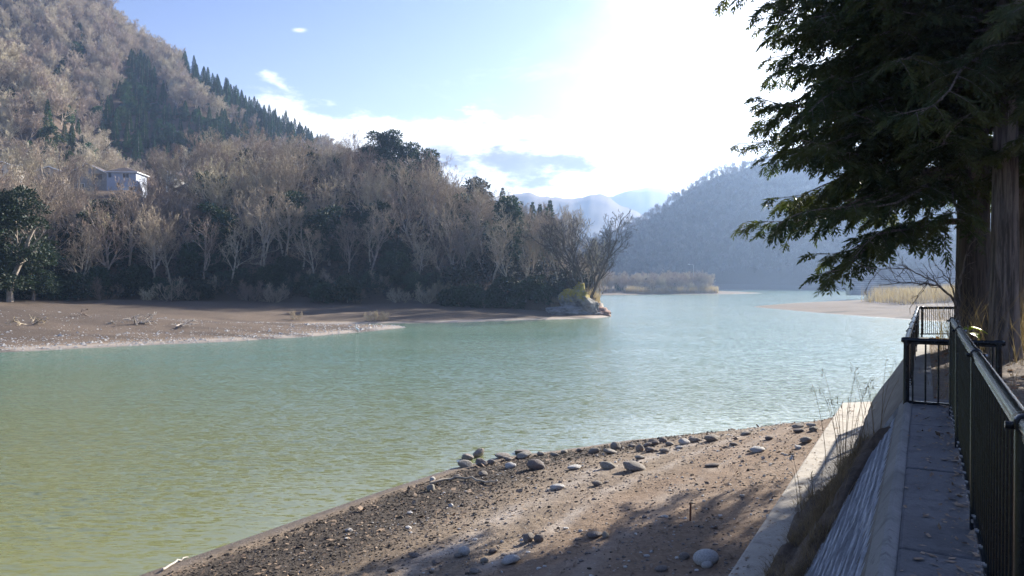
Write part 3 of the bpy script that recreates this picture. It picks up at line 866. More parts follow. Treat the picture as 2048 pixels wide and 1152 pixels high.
# --- bushes
def bush(px, Y, mesh, s, label, dz=-0.1):
    return plant_tree('bush', mesh, placed(px, Y, dz), random.uniform(0, 6), s, label, 'bush')
YB = []
for i in range(2):
    tr, lf = evergreen_parts(260 + i, 3.0, 3.6, 2600, 0.30, 26)
    YB.append((mkmesh('bush_stems', [(*tr[0], 0), (*tr[1], 0)], [M['twig_trunk']]), mkmesh('bush_leaves', [(*lf, 0)], [M['bamboo']])))
bush(1142, 99.5, YB[0], 0.62, 'bright yellow green bush right behind the mossy rock of the headland')
bush(1163, 99, YB[1], 0.45, 'yellow green bush at the foot of the many stemmed tree')
bush(1085, 101, YB[1], 0.7, 'yellow green bush above the dark bushes of the headland')
for i, px in enumerate((895, 918, 942, 968, 990, 1010, 1032, 1052, 1072, 1092, 1112)):
    e = plant_tree('bush', EVER[2], placed(px, 101.0 - 0.012 * (px - 895) + (i % 3) * 0.8, -0.4), i * 1.7, 0.72 + 0.12 * (i % 3), 'dark green bush in the row along the foot of the headland', 'bush', 'dark bushes along the foot of the headland')
for i in range(46):
    px = -60 + i * 21 + random.uniform(-8, 8)
    Y = float(fA(ux(px))) + random.uniform(-0.5, 3.5)
    if i % 2:
        o = link('bare_bush', THICK[i % 2], None, placed(px, Y, -0.2), (0, 0, random.uniform(0, 6)), random.uniform(0.7, 1.25))
        tag(o, 'tangled leafless bush at the edge of the wood above the far beach', 'bush', 'leafless bushes along the edge of the wood')
    else:
        plant_tree('evergreen_bush', EVER[2], placed(px, Y, -0.3), random.uniform(0, 6), random.uniform(0.7, 1.15), 'dark evergreen bush at the edge of the wood above the far beach', 'bush', 'dark bushes along the edge of the wood')

# --- far woods: one mass each, instanced from trees that stand in view
def mass_wood(name, pts, scl, objs, label):
    n = len(pts)
    me = bpy.data.meshes.new(name)
    me.vertices.add(n); me.vertices.foreach_set('co', np.asarray(pts, np.float32).ravel())
    rs = np.random.default_rng(len(pts))
    a = me.attributes.new('rot', 'FLOAT_VECTOR', 'POINT'); a.data.foreach_set('vector', np.stack([rs.normal(0, .05, n), rs.normal(0, .05, n), rs.uniform(0, 6.28, n)], 1).astype(np.float32).ravel())
    a = me.attributes.new('scl', 'FLOAT', 'POINT'); a.data.foreach_set('value', np.asarray(scl, np.float32))
    a = me.attributes.new('var', 'INT', 'POINT'); a.data.foreach_set('value', rs.integers(0, len(objs), n).astype(np.int32))
    me.update()
    o = link(name, me)
    gt = bpy.data.node_groups.new(name, 'GeometryNodeTree')
    gt.interface.new_socket('Geometry', in_out='INPUT', socket_type='NodeSocketGeometry')
    gt.interface.new_socket('Geometry', in_out='OUTPUT', socket_type='NodeSocketGeometry')
    g = NT(gt)
    gi = g.n('NodeGroupInput'); go = g.n('NodeGroupOutput'); jn = g.n('GeometryNodeJoinGeometry')
    def attr(nm, ty):
        nd = g.n('GeometryNodeInputNamedAttribute', data_type=ty); nd.inputs['Name'].default_value = nm
        return nd.outputs['Attribute']
    for k, src in enumerate(objs):
        oi = g.n('GeometryNodeObjectInfo', transform_space='ORIGINAL'); oi.inputs['Object'].default_value = src
        cmp_ = g.n('FunctionNodeCompare', data_type='INT', operation='EQUAL')
        gt.links.new(attr('var', 'INT'), cmp_.inputs[2]); cmp_.inputs[3].default_value = k
        ip = g.n('GeometryNodeInstanceOnPoints')
        gt.links.new(gi.outputs[0], ip.inputs['Points']); gt.links.new(cmp_.outputs[0], ip.inputs['Selection'])
        gt.links.new(oi.outputs['Geometry'], ip.inputs['Instance'])
        gt.links.new(attr('rot', 'FLOAT_VECTOR'), ip.inputs['Rotation']); gt.links.new(attr('scl', 'FLOAT'), ip.inputs['Scale'])
        gt.links.new(ip.outputs[0], jn.inputs[0])
    gt.links.new(jn.outputs[0], go.inputs[0])
    md = o.modifiers.new('scatter', 'NODES'); md.node_group = gt
    tag(o, label, 'wood', None, 'stuff')
    return o

farb = []
for i, (px, Y) in enumerate(((25, 178), (52, 182), (130, 186))):
    o = link('bare_tree', FARB[i], None, placed(px, Y, -0.2), (0, 0, i), 1.15)
    tag(o, 'pale sunlit leafless tree behind the houses at the left edge', 'tree', 'pale leafless trees behind the houses'); farb.append(o)

def inpoly(px, py, poly):
    c = np.zeros(np.shape(px), bool); n = len(poly)
    for i in range(n):
        x1, y1 = poly[i]; x2, y2 = poly[(i + 1) % n]
        with np.errstate(divide='ignore', invalid='ignore'):
            c ^= ((y1 > py) != (y2 > py)) & (px < (x2 - x1) * (py - y1) / (y2 - y1 + 1e-9) + x1)
    return c

CZONES = [[(262, 112), (300, 112), (318, 150), (350, 205), (420, 228), (500, 245), (600, 262), (640, 268), (640, 300), (420, 300), (300, 345), (205, 340), (195, 215), (228, 170), (255, 160)],
          [(362, 118), (400, 132), (480, 182), (560, 222), (632, 258), (600, 270), (500, 240), (430, 205), (380, 165)],
          [(150, 45), (176, 55), (178, 90), (150, 140), (118, 145), (110, 118), (150, 90)]]
BZONES = [[(60, 245), (135, 225), (190, 260), (190, 330), (60, 330)], [(20, 165), (45, 165), (45, 215), (20, 215)]]

def hill_points(n, u0, u1, y0, y1, dmin):
    def smp():
        u = random.uniform(u0, u1); y = random.uniform(y0(u), y1(u))
        return (u * y, y)
    p = spread_points(n, smp, dmin)
    z = terrain(p[:, 0], p[:, 1])
    return p[:, 0], p[:, 1], z

cx_, cy_, cz_ = hill_points(3300, -0.80, 0.02, lambda u: 196, lambda u: float(np.interp(u, ux(C_px), C_yc)) + 14, 3.5)
qx, qy = pxof(cx_, cy_, cz_ + 4)
isB = cy_ < 250
con = np.zeros(len(cx_), bool)
for zn_ in CZONES: con |= inpoly(qx, qy, zn_) & ~isB
for zn_ in BZONES: con |= inpoly(qx, qy, zn_) & isB
con |= np.random.default_rng(3).random(len(cx_)) < 0.018
vis = (qx > -60) & (qy > -80)
wood = ~con & vis & (cz_ > 18)
P = np.stack([cx_, cy_, cz_ - 0.3], 1)
mass_wood('bare_woodland', P[wood & ~isB], np.random.default_rng(1).uniform(0.75, 1.15, (wood & ~isB).sum()), farb, 'grey brown leafless woodland covering the steep mountain at the left')
mass_wood('bare_woodland', P[wood & isB], np.random.default_rng(2).uniform(0.8, 1.2, (wood & isB).sum()), farb, 'pale sunlit leafless woodland on the lower spur at the left edge')
ci = np.where(con & vis)[0]
ci_all = ci[np.argsort(cy_[ci])]
ci = ci_all[:280]
rest = ci_all[280:]
for n_, i in enumerate(ci):
    o = link('cedar_tree', CONI[(4 + n_ % 2) if random.random() < 0.4 else n_ % 4], None, (cx_[i], cy_[i], cz_[i] - 0.4), (0, 0, n_ * 2.1), 0.30 + 0.36 * random.random() ** 1.3)
    if isB[i]: tag(o, 'dark cedar among the leafless trees of the lower spur at the left', 'tree', 'cedars on the lower spur')
    else: tag(o, 'dark green cedar of the cedar stand on the slope of the left mountain', 'tree', 'cedars on the left mountain')
cedsrc = [o_ for o_ in COL.objects if o_.name.startswith('cedar_tree')][:4]
if len(rest) > 10: mass_wood('cedar_forest', np.stack([cx_[rest], cy_[rest], cz_[rest] - 0.4], 1), np.random.default_rng(8).uniform(0.5, 0.72, len(rest)), cedsrc, 'dark cedar forest on the higher slope of the left mountain')
# back of the bluff and its ridge
bx, by, bz = hill_points(260, -0.42, 0.10, lambda u: cA(u) + 6, lambda u: cA(u) + 60, 4.5)
mass_wood('bare_woodland', np.stack([bx, by, bz - 0.3], 1), np.random.default_rng(4).uniform(0.75, 1.05, len(bx)), farb, 'hazy leafless woodland behind the crest of the wooded bluff')
# right hill
M['twig_shaded'] = mat('shaded_hill_twig', (0.20, 0.165, 0.145), 0.9, 0.2, 0.2, rnd=0.2)  # darker copy of the far twigs, painting in the hill face's shade
hillb = []
for i, (px, Y) in enumerate(((1262, 432), (1330, 428), (1420, 420))):
    me_ = FARB[i].copy(); me_.materials.clear(); me_.materials.append(M['twig_shaded'])
    o = link('bare_tree', me_, None, placed(px, Y, -0.2), (0, 0, i), 1.0)
    tag(o, 'hazy blue leafless tree low on the hill beyond the low spit', 'tree', 'leafless trees at the foot of the right hill'); hillb.append(o)
ex, ey, ez = hill_points(4300, 0.06, 0.72, lambda u: float(np.interp(u, ux(E_px), E_foot)) + 6, lambda u: float(np.interp(u, ux(E_px), E_yc)) + 12, 3.6)
k_ = ez > 2.0
mass_wood('bare_woodland', np.stack([ex, ey, ez - 0.3], 1)[k_], np.random.default_rng(5).uniform(0.45, 0.85, k_.sum()), hillb, 'leafless woodland on the blue hazy hill beyond the lake')
# low spit in the middle distance
sx, sy, sz = hill_points(170, 0.085, 0.262, lambda u: 243, lambda u: 268, 2.6)
sf_ = sdf(FAR, sx, sy); k_ = (sf_ > 5) & (sz > 0)
mass_wood('scrub_thicket', np.stack([sx, sy, sz - 0.2], 1)[k_], np.random.default_rng(6).uniform(0.35, 0.75, k_.sum()), farb, 'pale brown leafless scrub on the low spit in the middle of the lake')
for i, (px, Y) in enumerate(((1298, 254), (1345, 256), (1240, 252))):
    plant_tree('evergreen_tree', EVER[1], placed(px, Y, -0.3), i, 0.75, 'small dark evergreen among the scrub of the low spit', 'tree', 'small evergreens on the low spit')

# --- reeds
def blades(P, H, Wd, lean, rs, segs=3, curl=0.5):
    n = len(P)
    a = rs.uniform(0, 6.283, n); d = np.stack([np.cos(a), np.sin(a), 0 * a], 1)
    s = np.stack([-np.sin(a), np.cos(a), 0 * a], 1)
    b2 = rs.uniform(0, 6.283, n); s = s * np.cos(b2)[:, None] + d * np.sin(b2)[:, None]
    ln = lean * rs.uniform(0.2, 1.3, n)
    Vs = []
    for k in range(segs + 1):
        t = k / segs
        c_ = P + d * (H * ln * t ** 1.7)[:, None] + np.array([0, 0, 1.0]) * (H * (t - curl * ln * t ** 2.5 * 0.6))[:, None]
        wv = (Wd * (1 - t * 0.85))[:, None] * s * 0.5
        Vs += [c_ - wv, c_ + wv]
    V_ = np.stack(Vs, 1).reshape(-1, 3)
    q = np.array([[2 * k, 2 * k + 1, 2 * k + 3, 2 * k + 2] for k in range(segs)])
    F_ = (q[None] + (np.arange(n) * 2 * (segs + 1))[:, None, None]).reshape(-1, 4)
    return V_, F_

def reed_bed(u0, u1, y0, y1, n, h, label, s0, s1):
    rs = np.random.default_rng(n)
    u = rs.uniform(u0, u1, n * 3); y = rs.uniform(y0, y1, n * 3); x = u * y
    s = sdf(FAR, x, y); k = (s > s0) & (s < s1) & (vnoise(x / 5, y / 3, 5) > 0.28)
    x, y = x[k][:n], y[k][:n]
    z = terrain(x, y)
    hh = h * (0.6 + 0.6 * vnoise(x / 4, y / 4, 6)) * rs.uniform(0.7, 1.15, len(x))
    V_, F_ = blades(np.stack([x, y, z - 0.1], 1), hh, np.full(len(x), 0.07), 0.22, rs, 2)
    tag(link('reeds', mkmesh('reeds', [(V_, F_, 0)], [M['reed']])), label, 'reeds', None, 'stuff')
reed_bed(0.105, 0.275, 238, 262, 9000, 2.6, 'tan reed bed fringing the low spit in the middle of the lake', 2.5, 9)
reed_bed(0.36, 0.66, 112, 205, 9000, 2.6, 'pale dry reeds behind the brown sandbar at the right', 16, 38)

# ------------------------------------------------------------------ houses on the terrace
M['bluewall'] = mat('blue_grey_siding', (0.42, 0.46, 0.55), 0.8, 0.06, 3)
M['greywall'] = mat('grey_render', (0.33, 0.32, 0.31), 0.9, 0.15, 2)
M['whitewall'] = mat('white_render', (0.72, 0.70, 0.66), 0.85, 0.08, 2)
M['tanwall'] = mat('tan_siding', (0.38, 0.32, 0.27), 0.85, 0.12, 2)
M['roof'] = mat('brown_roof_tile', (0.12, 0.10, 0.095), 0.8, 0.2, 6)
M['trim'] = mat('white_trim', (0.75, 0.75, 0.75), 0.6)
M['glass'] = mat('window_glass', (0.05, 0.06, 0.08), 0.12, spec=0.6)
M['shut'] = mat('dark_shutter', (0.08, 0.075, 0.07), 0.7)

def house(px, Y, base_py, wpx, h, depth, rz, wall, kind, label, windows, rise=1.3):
    x = ux(px) * Y; z = zpx(base_py, Y); wd = wpx / F * Y
    e = empty('house', (x, Y, z), rz)
    tag(e, label, 'house')
    hw = wd / 2
    wl = link('wall', mkmesh('house_wall', [boxp((-hw, 0, -3), (hw, depth, h))], [wall]), e)
    ov = 0.45
    if kind == 'hip':
        V_ = np.array([[-hw - ov, -ov, h], [hw + ov, -ov, h], [hw + ov, depth + ov, h], [-hw - ov, depth + ov, h], [-hw * 0.12, depth * 0.42, h + rise], [hw * 0.12, depth * 0.58, h + rise]], float)
        parts = [(V_, np.array([[0, 1, 5, 4], [2, 3, 4, 5]]), 0), (V_, np.array([[1, 2, 5], [3, 0, 4]]), 0)]
    else:
        V_ = np.array([[-hw - ov, -ov, h - 0.2], [0, -ov, h + rise], [hw + ov, -ov, h - 0.2], [-hw - ov, depth + ov, h - 0.2], [0, depth + ov, h + rise], [hw + ov, depth + ov, h - 0.2]], float)
        V2 = V_ - np.array([0, 0, 0.18])
        parts = [(V_, np.array([[0, 1, 4, 3], [1, 2, 5, 4]]), 0), (np.concatenate([V_, V2]), np.array([[0, 6, 7, 1], [1, 7, 8, 2]]), 0)]
        gp = np.array([[-hw, 0.0, h], [hw, 0.0, h], [0, 0.0, h + rise - 0.2], [-hw, depth, h], [hw, depth, h], [0, depth, h + rise - 0.2]], float)
        link('gable', mkmesh('gable', [(gp, np.array([[0, 1, 2], [4, 3, 5]]), 0)], [wall]), e)
    link('roof', mkmesh('house_roof', parts, [M['roof']]), e)
    if kind == 'hip':
        link('eaves', mkmesh('eaves', [boxp((-hw - ov, -ov, h - 0.22), (hw + ov, depth + ov, h - 0.003))], [M['trim']]), e)
    else:
        bb = [tube([V_[0], V_[1]], 0.11, 4), tube([V_[1], V_[2]], 0.11, 4)]
        link('bargeboard', mkmesh('bargeboard', sum(bb, []), [M['trim']]), e)
    for wx, wz, ww, wh, fm in windows:
        x0, x1, z0, z1 = wx - ww / 2, wx + ww / 2, wz - wh / 2, wz + wh / 2
        t = 0.09
        fr = link('window', mkmesh('window', [boxp((x0 - t, -0.06, z0 - t), (x1 + t, -0.003, z0)), boxp((x0 - t, -0.06, z1), (x1 + t, -0.003, z1 + t)),
                                               boxp((x0 - t, -0.06, z0), (x0, -0.003, z1)), boxp((x1, -0.06, z0), (x1 + t, -0.003, z1)), boxp((wx - 0.03, -0.055, z0), (wx + 0.03, -0.003, z1))], [M[fm]]), e)
        link('pane', mkmesh('pane', [boxp((x0, -0.03, z0), (x1, -0.002, z1))], [M['glass']]), fr)
    return e

hb = house(244, 172, 382, 56, 4.4, 6.5, 0.10, M['bluewall'], 'hip', 'blue grey two storey house with brown hipped roof above the wood',
           [(-2.5, 3.6, 0.45, 0.9, 'shut'), (1.0, 3.5, 1.4, 1.0, 'trim'), (-0.7, 1.4, 0.4, 0.8, 'shut'), (2.4, 0.6, 1.2, 1.0, 'trim')], 1.35)
link('porch', mkmesh('porch', [boxp((0.2, -1.0, -0.2), (2.0, -0.004, 0.75)), boxp((0.1, -1.1, 0.76), (3.2, -0.004, 0.9))], [M['trim']]), hb)
house(178, 176, 385, 74, 4.4, 7.0, 0.12, M['greywall'], 'gable', 'grey gabled house left of the blue grey house, veiled by bare branches', [(2.0, 3.7, 1.9, 1.1, 'shut'), (-1.6, 1.4, 1.4, 1.2, 'trim')], 2.3)
house(8, 168, 372, 46, 4.2, 6.0, 0.3, M['whitewall'], 'gable', 'white house with a balcony half hidden at the left edge of the wood', [(-0.6, 3.0, 1.3, 1.1, 'trim'), (1.2, 0.9, 1.4, 1.2, 'trim')], 1.2)
house(338, 178, 384, 16, 4.2, 5.0, -0.5, M['whitewall'], 'gable', 'narrow white house wall behind bare branches right of the blue grey house', [(0.2, 2.6, 0.6, 0.9, 'shut')], 0.8)
house(100, 180, 372, 46, 3.6, 6.0, 0.1, M['tanwall'], 'gable', 'tan house with pale eaves behind bare trees between the white and the grey house', [(-0.8, 2.6, 1.5, 1.0, 'shut')], 1.0)
# balcony rails of the white house
hbk = empty('balcony', placed(36, 167)); hbk.location.z = zpx(345, 167)
tag(hbk, 'brown balcony with pale upright bars beside the white house', 'balcony')
link('deck', mkmesh('deck', [boxp((-1.3, 0, -0.3), (1.3, 2.2, 0))], [M['tanwall']]), hbk)
link('rail', mkmesh('rail', [boxp((-1.3, 0, 1.9), (1.3, 0.1, 2.05))], [M['tanwall']]), hbk)
for k in range(5):
    link('bar', mkmesh('bar', [boxp((-1.2 + k * 0.55, 0.0, 0.003), (-1.05 + k * 0.55, 0.1, 1.897))], [M['trim']]), hbk)

# light pole on the spit
lp = empty('street_lamp', placed(1387, 252)); tag(lp, 'thin pale lamp post standing above the scrub of the low spit', 'lamp')
link('pole', mkmesh('pole', tube([(0, 0, -0.5), (0, 0, 6), (0, 0, 9.0)], [0.12, 0.10, 0.07], 8), [M['steel']], True), lp)
link('arm', mkmesh('arm', tube([(0, 0, 8.9), (-0.4, 0, 9.15), (-1.3, 0, 9.2)], 0.05, 6), [M['steel']], True), lp)
link('lamp_head', mkmesh('lamp_head', [boxp((-1.9, -0.15, 9.12), (-1.2, 0.15, 9.28))], [M['trim']]), lp)

# ------------------------------------------------------------------ embankment: ledge, footing, walls
def dkbox(al0, al1, r0, r1, z0, z1):
    V_ = np.array([dk(a, r, z) for z in (z0, z1) for a, r in ((al0, r0), (al1, r0), (al1, r1), (al0, r1))], float)
    F_ = np.array([[0, 1, 2, 3], [7, 6, 5, 4], [0, 4, 5, 1], [1, 5, 6, 2], [2, 6, 7, 3], [3, 7, 4, 0]])
    return V_, F_, 0

LZ = CAMZ - 1.56
def bevel(o, wd=0.012, seg=2):
    b = o.modifiers.new('edge', 'BEVEL'); b.width = wd; b.segments = seg; b.limit_method = 'ANGLE'
    return o
o = bevel(link('path', mkmesh('path', [dkbox(-1.5 + 2.14 * k_, -1.5 + 2.14 * (k_ + 1) - 0.012, -0.127, 0.30, 1.6, LZ - 0.004 * (k_ % 2)) for k_ in range(6)], [M['ledge']])), 0.02)
o['kind'] = 'structure'
V_, F_, _ = dkbox(-1.5, 23.4, -1.97, -1.22, 0.2, 1.2)
V_[1::4, :2] = V_[1::4, :2]; 
for k in (1, 5): V_[k, :2] = dk(22.6, -1.97)[:2]
for k in (2, 6): V_[k, :2] = dk(23.3, -1.22)[:2]
o = bevel(link('kerb', mkmesh('kerb', [(V_, F_, 0)], [M['strip']])), 0.03)
o['kind'] = 'structure'

SLOPE = 0.62
def slope_pt(al, dd, off=0.0):
    """dd = drop below the eye, off = height above the slope face"""
    r = -0.15 - SLOPE * (dd - 1.56)
    nr, nz = -1.0 / math.hypot(1, SLOPE), SLOPE / math.hypot(1, SLOPE)
    return dk(al, r + nr * off, CAMZ - dd + nz * off)

# far, plain sloping wall
nA_, nB_ = 60, 8
V_ = np.array([slope_pt(-1.5 + 25.1 * i / nA_, 1.56 + 1.9 * j / nB_, -0.04 + 0.02 * math.sin(i * 1.7 + j)) for i in range(nA_ + 1) for j in range(nB_ + 1)])
a_ = np.array([i * (nB_ + 1) + j for i in range(nA_) for j in range(nB_)])
F_ = np.stack([a_, a_ + 1, a_ + nB_ + 2, a_ + nB_ + 1], 1)
endp = np.array([slope_pt(23.6, 1.56, -0.04), slope_pt(23.6, 5.0, -0.04), dk(23.6, 1.2, CAMZ - 5.0), dk(23.6, 1.2, CAMZ - 1.6)])
capt = [dk(a, r, CAMZ - 1.58) for a, r in ((11.36, -0.18), (23.6, -0.18), (23.6, 0.12), (11.36, 0.12))]
tag(link('retaining_wall', mkmesh('retaining_wall', [(V_, F_, 0), (endp, np.array([[0, 1, 2, 3]]), 0), (np.array(capt), np.array([[0, 3, 2, 1]]), 0)], [M['slope']], False)),
    'dark plain sloping concrete wall running on below the far fence to the water', 'wall')

# near wall of raised lozenge blocks under a smooth top band
def lozenge_wall():
    rs = np.random.default_rng(12)
    parts = []
    band = 0.20
    d0, d1 = 1.56, 3.5
    sl_ = math.hypot(1, SLOPE)
    def P(al, b, off): return slope_pt(al, 1.56 + b / sl_, off)
    Ltot = (d1 - d0) * sl_
    # backing in the joints
    parts.append((np.array([P(-1.5, 0.0, 0.012), P(11.3, 0.0, 0.012), P(11.3, Ltot, 0.012), P(-1.5, Ltot, 0.012)]), np.array([[0, 3, 2, 1]]), 1))
    # end face
    parts.append((np.array([P(11.3, 0, 0.05), P(11.3, Ltot, 0.05), P(11.3, Ltot, -0.4), P(11.3, 0, -0.4)]), np.array([[0, 1, 2, 3]]), 0))
    # smooth band with a softly rounded lip
    bs = [0.0, 0.0, 0.03, band - 0.02, band]; of = [-0.03, 0.035, 0.05, 0.05, 0.012]
    for k in range(4):
        parts.append((np.array([P(-1.5, bs[k], of[k]), P(11.3, bs[k], of[k]), P(11.3, bs[k + 1], of[k + 1]), P(-1.5, bs[k + 1], of[k + 1])]), np.array([[0, 3, 2, 1]]), 2))
    e1 = np.array([0.78, -0.115]); e2 = np.array([-0.46, 0.115])
    VV, FF = [], []; n = 0
    for ia in range(-60, 80):
        for jb in range(-60, 120):
            o_ = np.array([5.0, 1.2]) + ia * e1 + jb * e2
            cen = o_ + (e1 + e2) / 2
            ac, bc = cen
            pts = [tuple(o_ + e2), tuple(o_), tuple(o_ + e1), tuple(o_ + e1 + e2)]
            if min(p_[1] for p_ in pts) < band - 0.01 or max(p_[1] for p_ in pts) > Ltot or min(p_[0] for p_ in pts) < -1.4 or max(p_[0] for p_ in pts) > 11.25: continue
            hgt = 0.026 + rs.uniform(-0.006, 0.006); tx = rs.normal(0, 0.004); ty = 0.0
            sh = 0.93
            lo_ = (e1 - e2) * 0.26
            ring0 = [P(ac + (x - ac) * sh, bc + (y - bc) * sh, 0.006) for x, y in pts]
            top = [P(ac - lo_[0], bc - lo_[1], hgt + tx), P(ac + lo_[0], bc + lo_[1], hgt - tx)]
            VV += ring0 + top + top
            FF += [[n, n + 1, n + 5, n + 4], [n + 1, n + 2, n + 5, n + 5], [n + 2, n + 3, n + 4, n + 5], [n + 3, n, n + 4, n + 4]]
            n += 8
    FF = np.array(FF); tri_ = FF[:, 2] == FF[:, 3]
    VV = np.array(VV)
    parts.append((VV, FF[~tri_], 0)); parts.append((VV, FF[tri_][:, :3], 0))
    me = mkmesh('lozenge_wall', parts, [M['wallc'], M['slope'], M['bandc']], False)
    bm = bmesh.new(); bm.from_mesh(me); bmesh.ops.remove_doubles(bm, verts=bm.verts, dist=0.0004); bmesh.ops.recalc_face_normals(bm, faces=bm.faces); bm.to_mesh(me); bm.free()
    tag(link('retaining_wall', me), 'sloping concrete wall of raised lozenge blocks with a smooth top band below the ledge', 'wall')
lozenge_wall()

# heap of soil that buries the lower part of the wall
def bank_edge(al):
    e = np.clip(3.0 - 0.262 * (al - 7.04), 1.80, 3.4)
    return np.where(al > 10.6, 1.74 + (al - 10.6) * 0.75, e)
def bank_z(al, r):
    dd = 1.56 + (-0.15 - r) / SLOPE
    zp = CAMZ - dd
    th = 0.24 * sstep(-0.02, 0.45, dd - bank_edge(al) + 0.16 * fbm(al * 1.5, r * 3, 31, 3))
    out = sstep(-1.42, -1.62, r + 0.28 * fbm(al * 1.2, r * 2, 33, 4))
    th = th * (1 + 1.0 * fbm(al * 2.2, r * 4, 35, 4)) * (1 - sstep(12.5, 15.5, al))
    z = np.maximum(zp, 1.13) + th
    z = np.where(dd < bank_edge(al) - 0.25, zp - 0.10, z)
    return z - 0.32 * out - 0.07 * (1 - sstep(0.02, 0.1, th))
A_, B_ = np.meshgrid(np.linspace(1.0, 15.5, 260), np.linspace(-1.85, -0.18, 60), indexing='ij')
Zb = bank_z(A_, B_) + 0.04 * fbm(A_ * 9, B_ * 9, 36, 3)
V_ = np.stack([A_ * D[0] + B_ * R_[0], A_ * D[1] + B_ * R_[1], Zb], -1).reshape(-1, 3)
i_, j_ = np.meshgrid(np.arange(259), np.arange(59), indexing='ij'); a_ = (i_ * 60 + j_).ravel()
M['banksoil'] = mat('bank_soil', (0.075, 0.055, 0.04), 0.95, 0.5, 6, bump=0.03, bscale=22, color2=(0.15, 0.11, 0.08))
o = link('soil_bank', mkmesh('soil_bank', [(V_, np.stack([a_, a_ + 60, a_ + 61, a_ + 1], 1)[:, ::-1], 0)], [M['banksoil']], True))
tag(o, 'dark soil heaped against the foot of the lozenge wall', 'soil', None, 'stuff')

# ------------------------------------------------------------------ railings
def copy_child(src, parent, loc=None, rz=None):
    c = src.copy(); COL.objects.link(c); c.parent = parent
    if loc is not None: c.location = loc
    if rz is not None: c.rotation_euler = (0, 0, rz)
    return c

AXZ = math.atan2(D[1], D[0])
def make_fence(name, label, p0, p1, height, posts, pitch, top_r=0.034, bot=0.09, picket_r=0.009, post_r=0.028, post_drop=0.0, studs=True, skip=(0, 1)):
    """straight railing from p0 to p1 (world points at its foot)"""
    p0 = np.array(p0, float); p1 = np.array(p1, float)
    d = p1 - p0; L = float(np.linalg.norm(d[:2])); ang = math.atan2(d[1], d[0])
    e = empty(name, p0, ang); tag(e, label, 'railing')
    zt = height
    link('top_rail', mkmesh('top_rail', tube([(-0.06, 0, zt), (L * 0.33, 0, zt), (L * 0.66, 0, zt), (L + 0.06, 0, zt)], top_r, 14), [M['rail']], True), e)
    bar = [boxp((0, -0.014, zt - top_r - 0.022), (L, 0.014, zt - top_r + 0.004))]
    link('upper_bar', mkmesh('upper_bar', bar, [M['rail']]), e)
    link('bottom_rail', mkmesh('bottom_rail', [boxp((0, -0.016, bot - 0.02), (L, 0.016, bot + 0.012))], [M['rail']]), e)
    pm = mkmesh('post', tube([(0, 0, -post_drop), (0, 0, zt * 0.5), (0, 0, zt - top_r + 0.01)], post_r, 10), [M['rail']], True)
    cm = mkmesh('clamp', tube([(-0.05, 0, zt), (-0.045, 0, zt), (0.045, 0, zt), (0.05, 0, zt)], [top_r + 0.002, top_r + 0.008, top_r + 0.008, top_r + 0.002], 14) +
                tube([(0, -0.05, zt - 0.01), (0, 0.0, zt - 0.012), (0, 0.055, zt - 0.01)], 0.013, 7) + [boxp((-0.014, -0.034, zt - 0.11), (0.014, -0.022, zt - 0.03))], [M['rail']], True)
    bmesh_ = mkmesh('bolt', tube([(0, -0.062, zt - 0.012), (0, -0.05, zt - 0.012)], 0.011, 8), [M['steel']], True)
    for s in posts:
        po = link('post', pm, e, (s, 0, 0))
        cl = link('clamp', cm, e, (s, 0, 0))
        if studs: link('bolt', bmesh_, cl)
    km = mkmesh('picket', tube([(0, 0, bot + 0.012), (0, 0, zt - top_r - 0.02)], picket_r, 6, False), [M['rail']], True)
    tm = mkmesh('bracket', [boxp((-0.02, -0.024, bot - 0.026), (0.02, 0.024, bot - 0.014)), boxp((-0.012, -0.022, bot + 0.0122), (0.012, 0.022, bot + 0.02))], [M['steel']])
    n = int(L / pitch)
    first = None
    for k in range(n):
        s = (k + 0.5) * L / n
        if not (skip[0] <= s / L <= skip[1]): continue
        if min(abs(s - q) for q in posts) < post_r + 0.01: continue
        if first is None: first = link('picket', km, e, (s, 0, 0))
        else: copy_child(first, e, (s, 0, 0))
        if studs and k % 2 == 0: link('bracket', tm, e, (s, 0, 0))
    return e

make_fence('railing', 'black metal railing with round top rail along the inner edge of the ledge', dk(0.55, 0.288, LZ), dk(10.02, 0.288, LZ), 1.10,
           [2.36, 4.95, 7.55, 9.45], 0.150, 0.026, 0.085, 0.0075, 0.03, 0.06)
make_fence('railing', 'short black railing across the end of the ledge', dk(10.74, -0.19, LZ), dk(10.72, 0.80, LZ), 0.80, [0.0, 0.985], 0.135, 0.028, 0.02, 0.011, 0.036, 0.30, False)
make_fence('railing', 'black railing on the wall top running away to the corner above the water', dk(10.80, -0.19, LZ), dk(23.55, -0.14, LZ), 0.80,
           [2.0, 4.0, 6.0, 8.0, 10.0, 12.0, 12.72], 0.135, 0.032, 0.08, 0.010, 0.032, 0.25, True)
c0 = dk(23.6, -0.14, LZ)
make_fence('railing', 'far black railing facing the camera between the corner and the tree trunks', (c0[0] + 0.06, c0[1], LZ), (c0[0] + 5.2, c0[1] + 0.15, LZ), 0.80, [0.05, 2.6, 5.15], 0.058, 0.026, 0.07, 0.008, 0.026, 0.2, False)

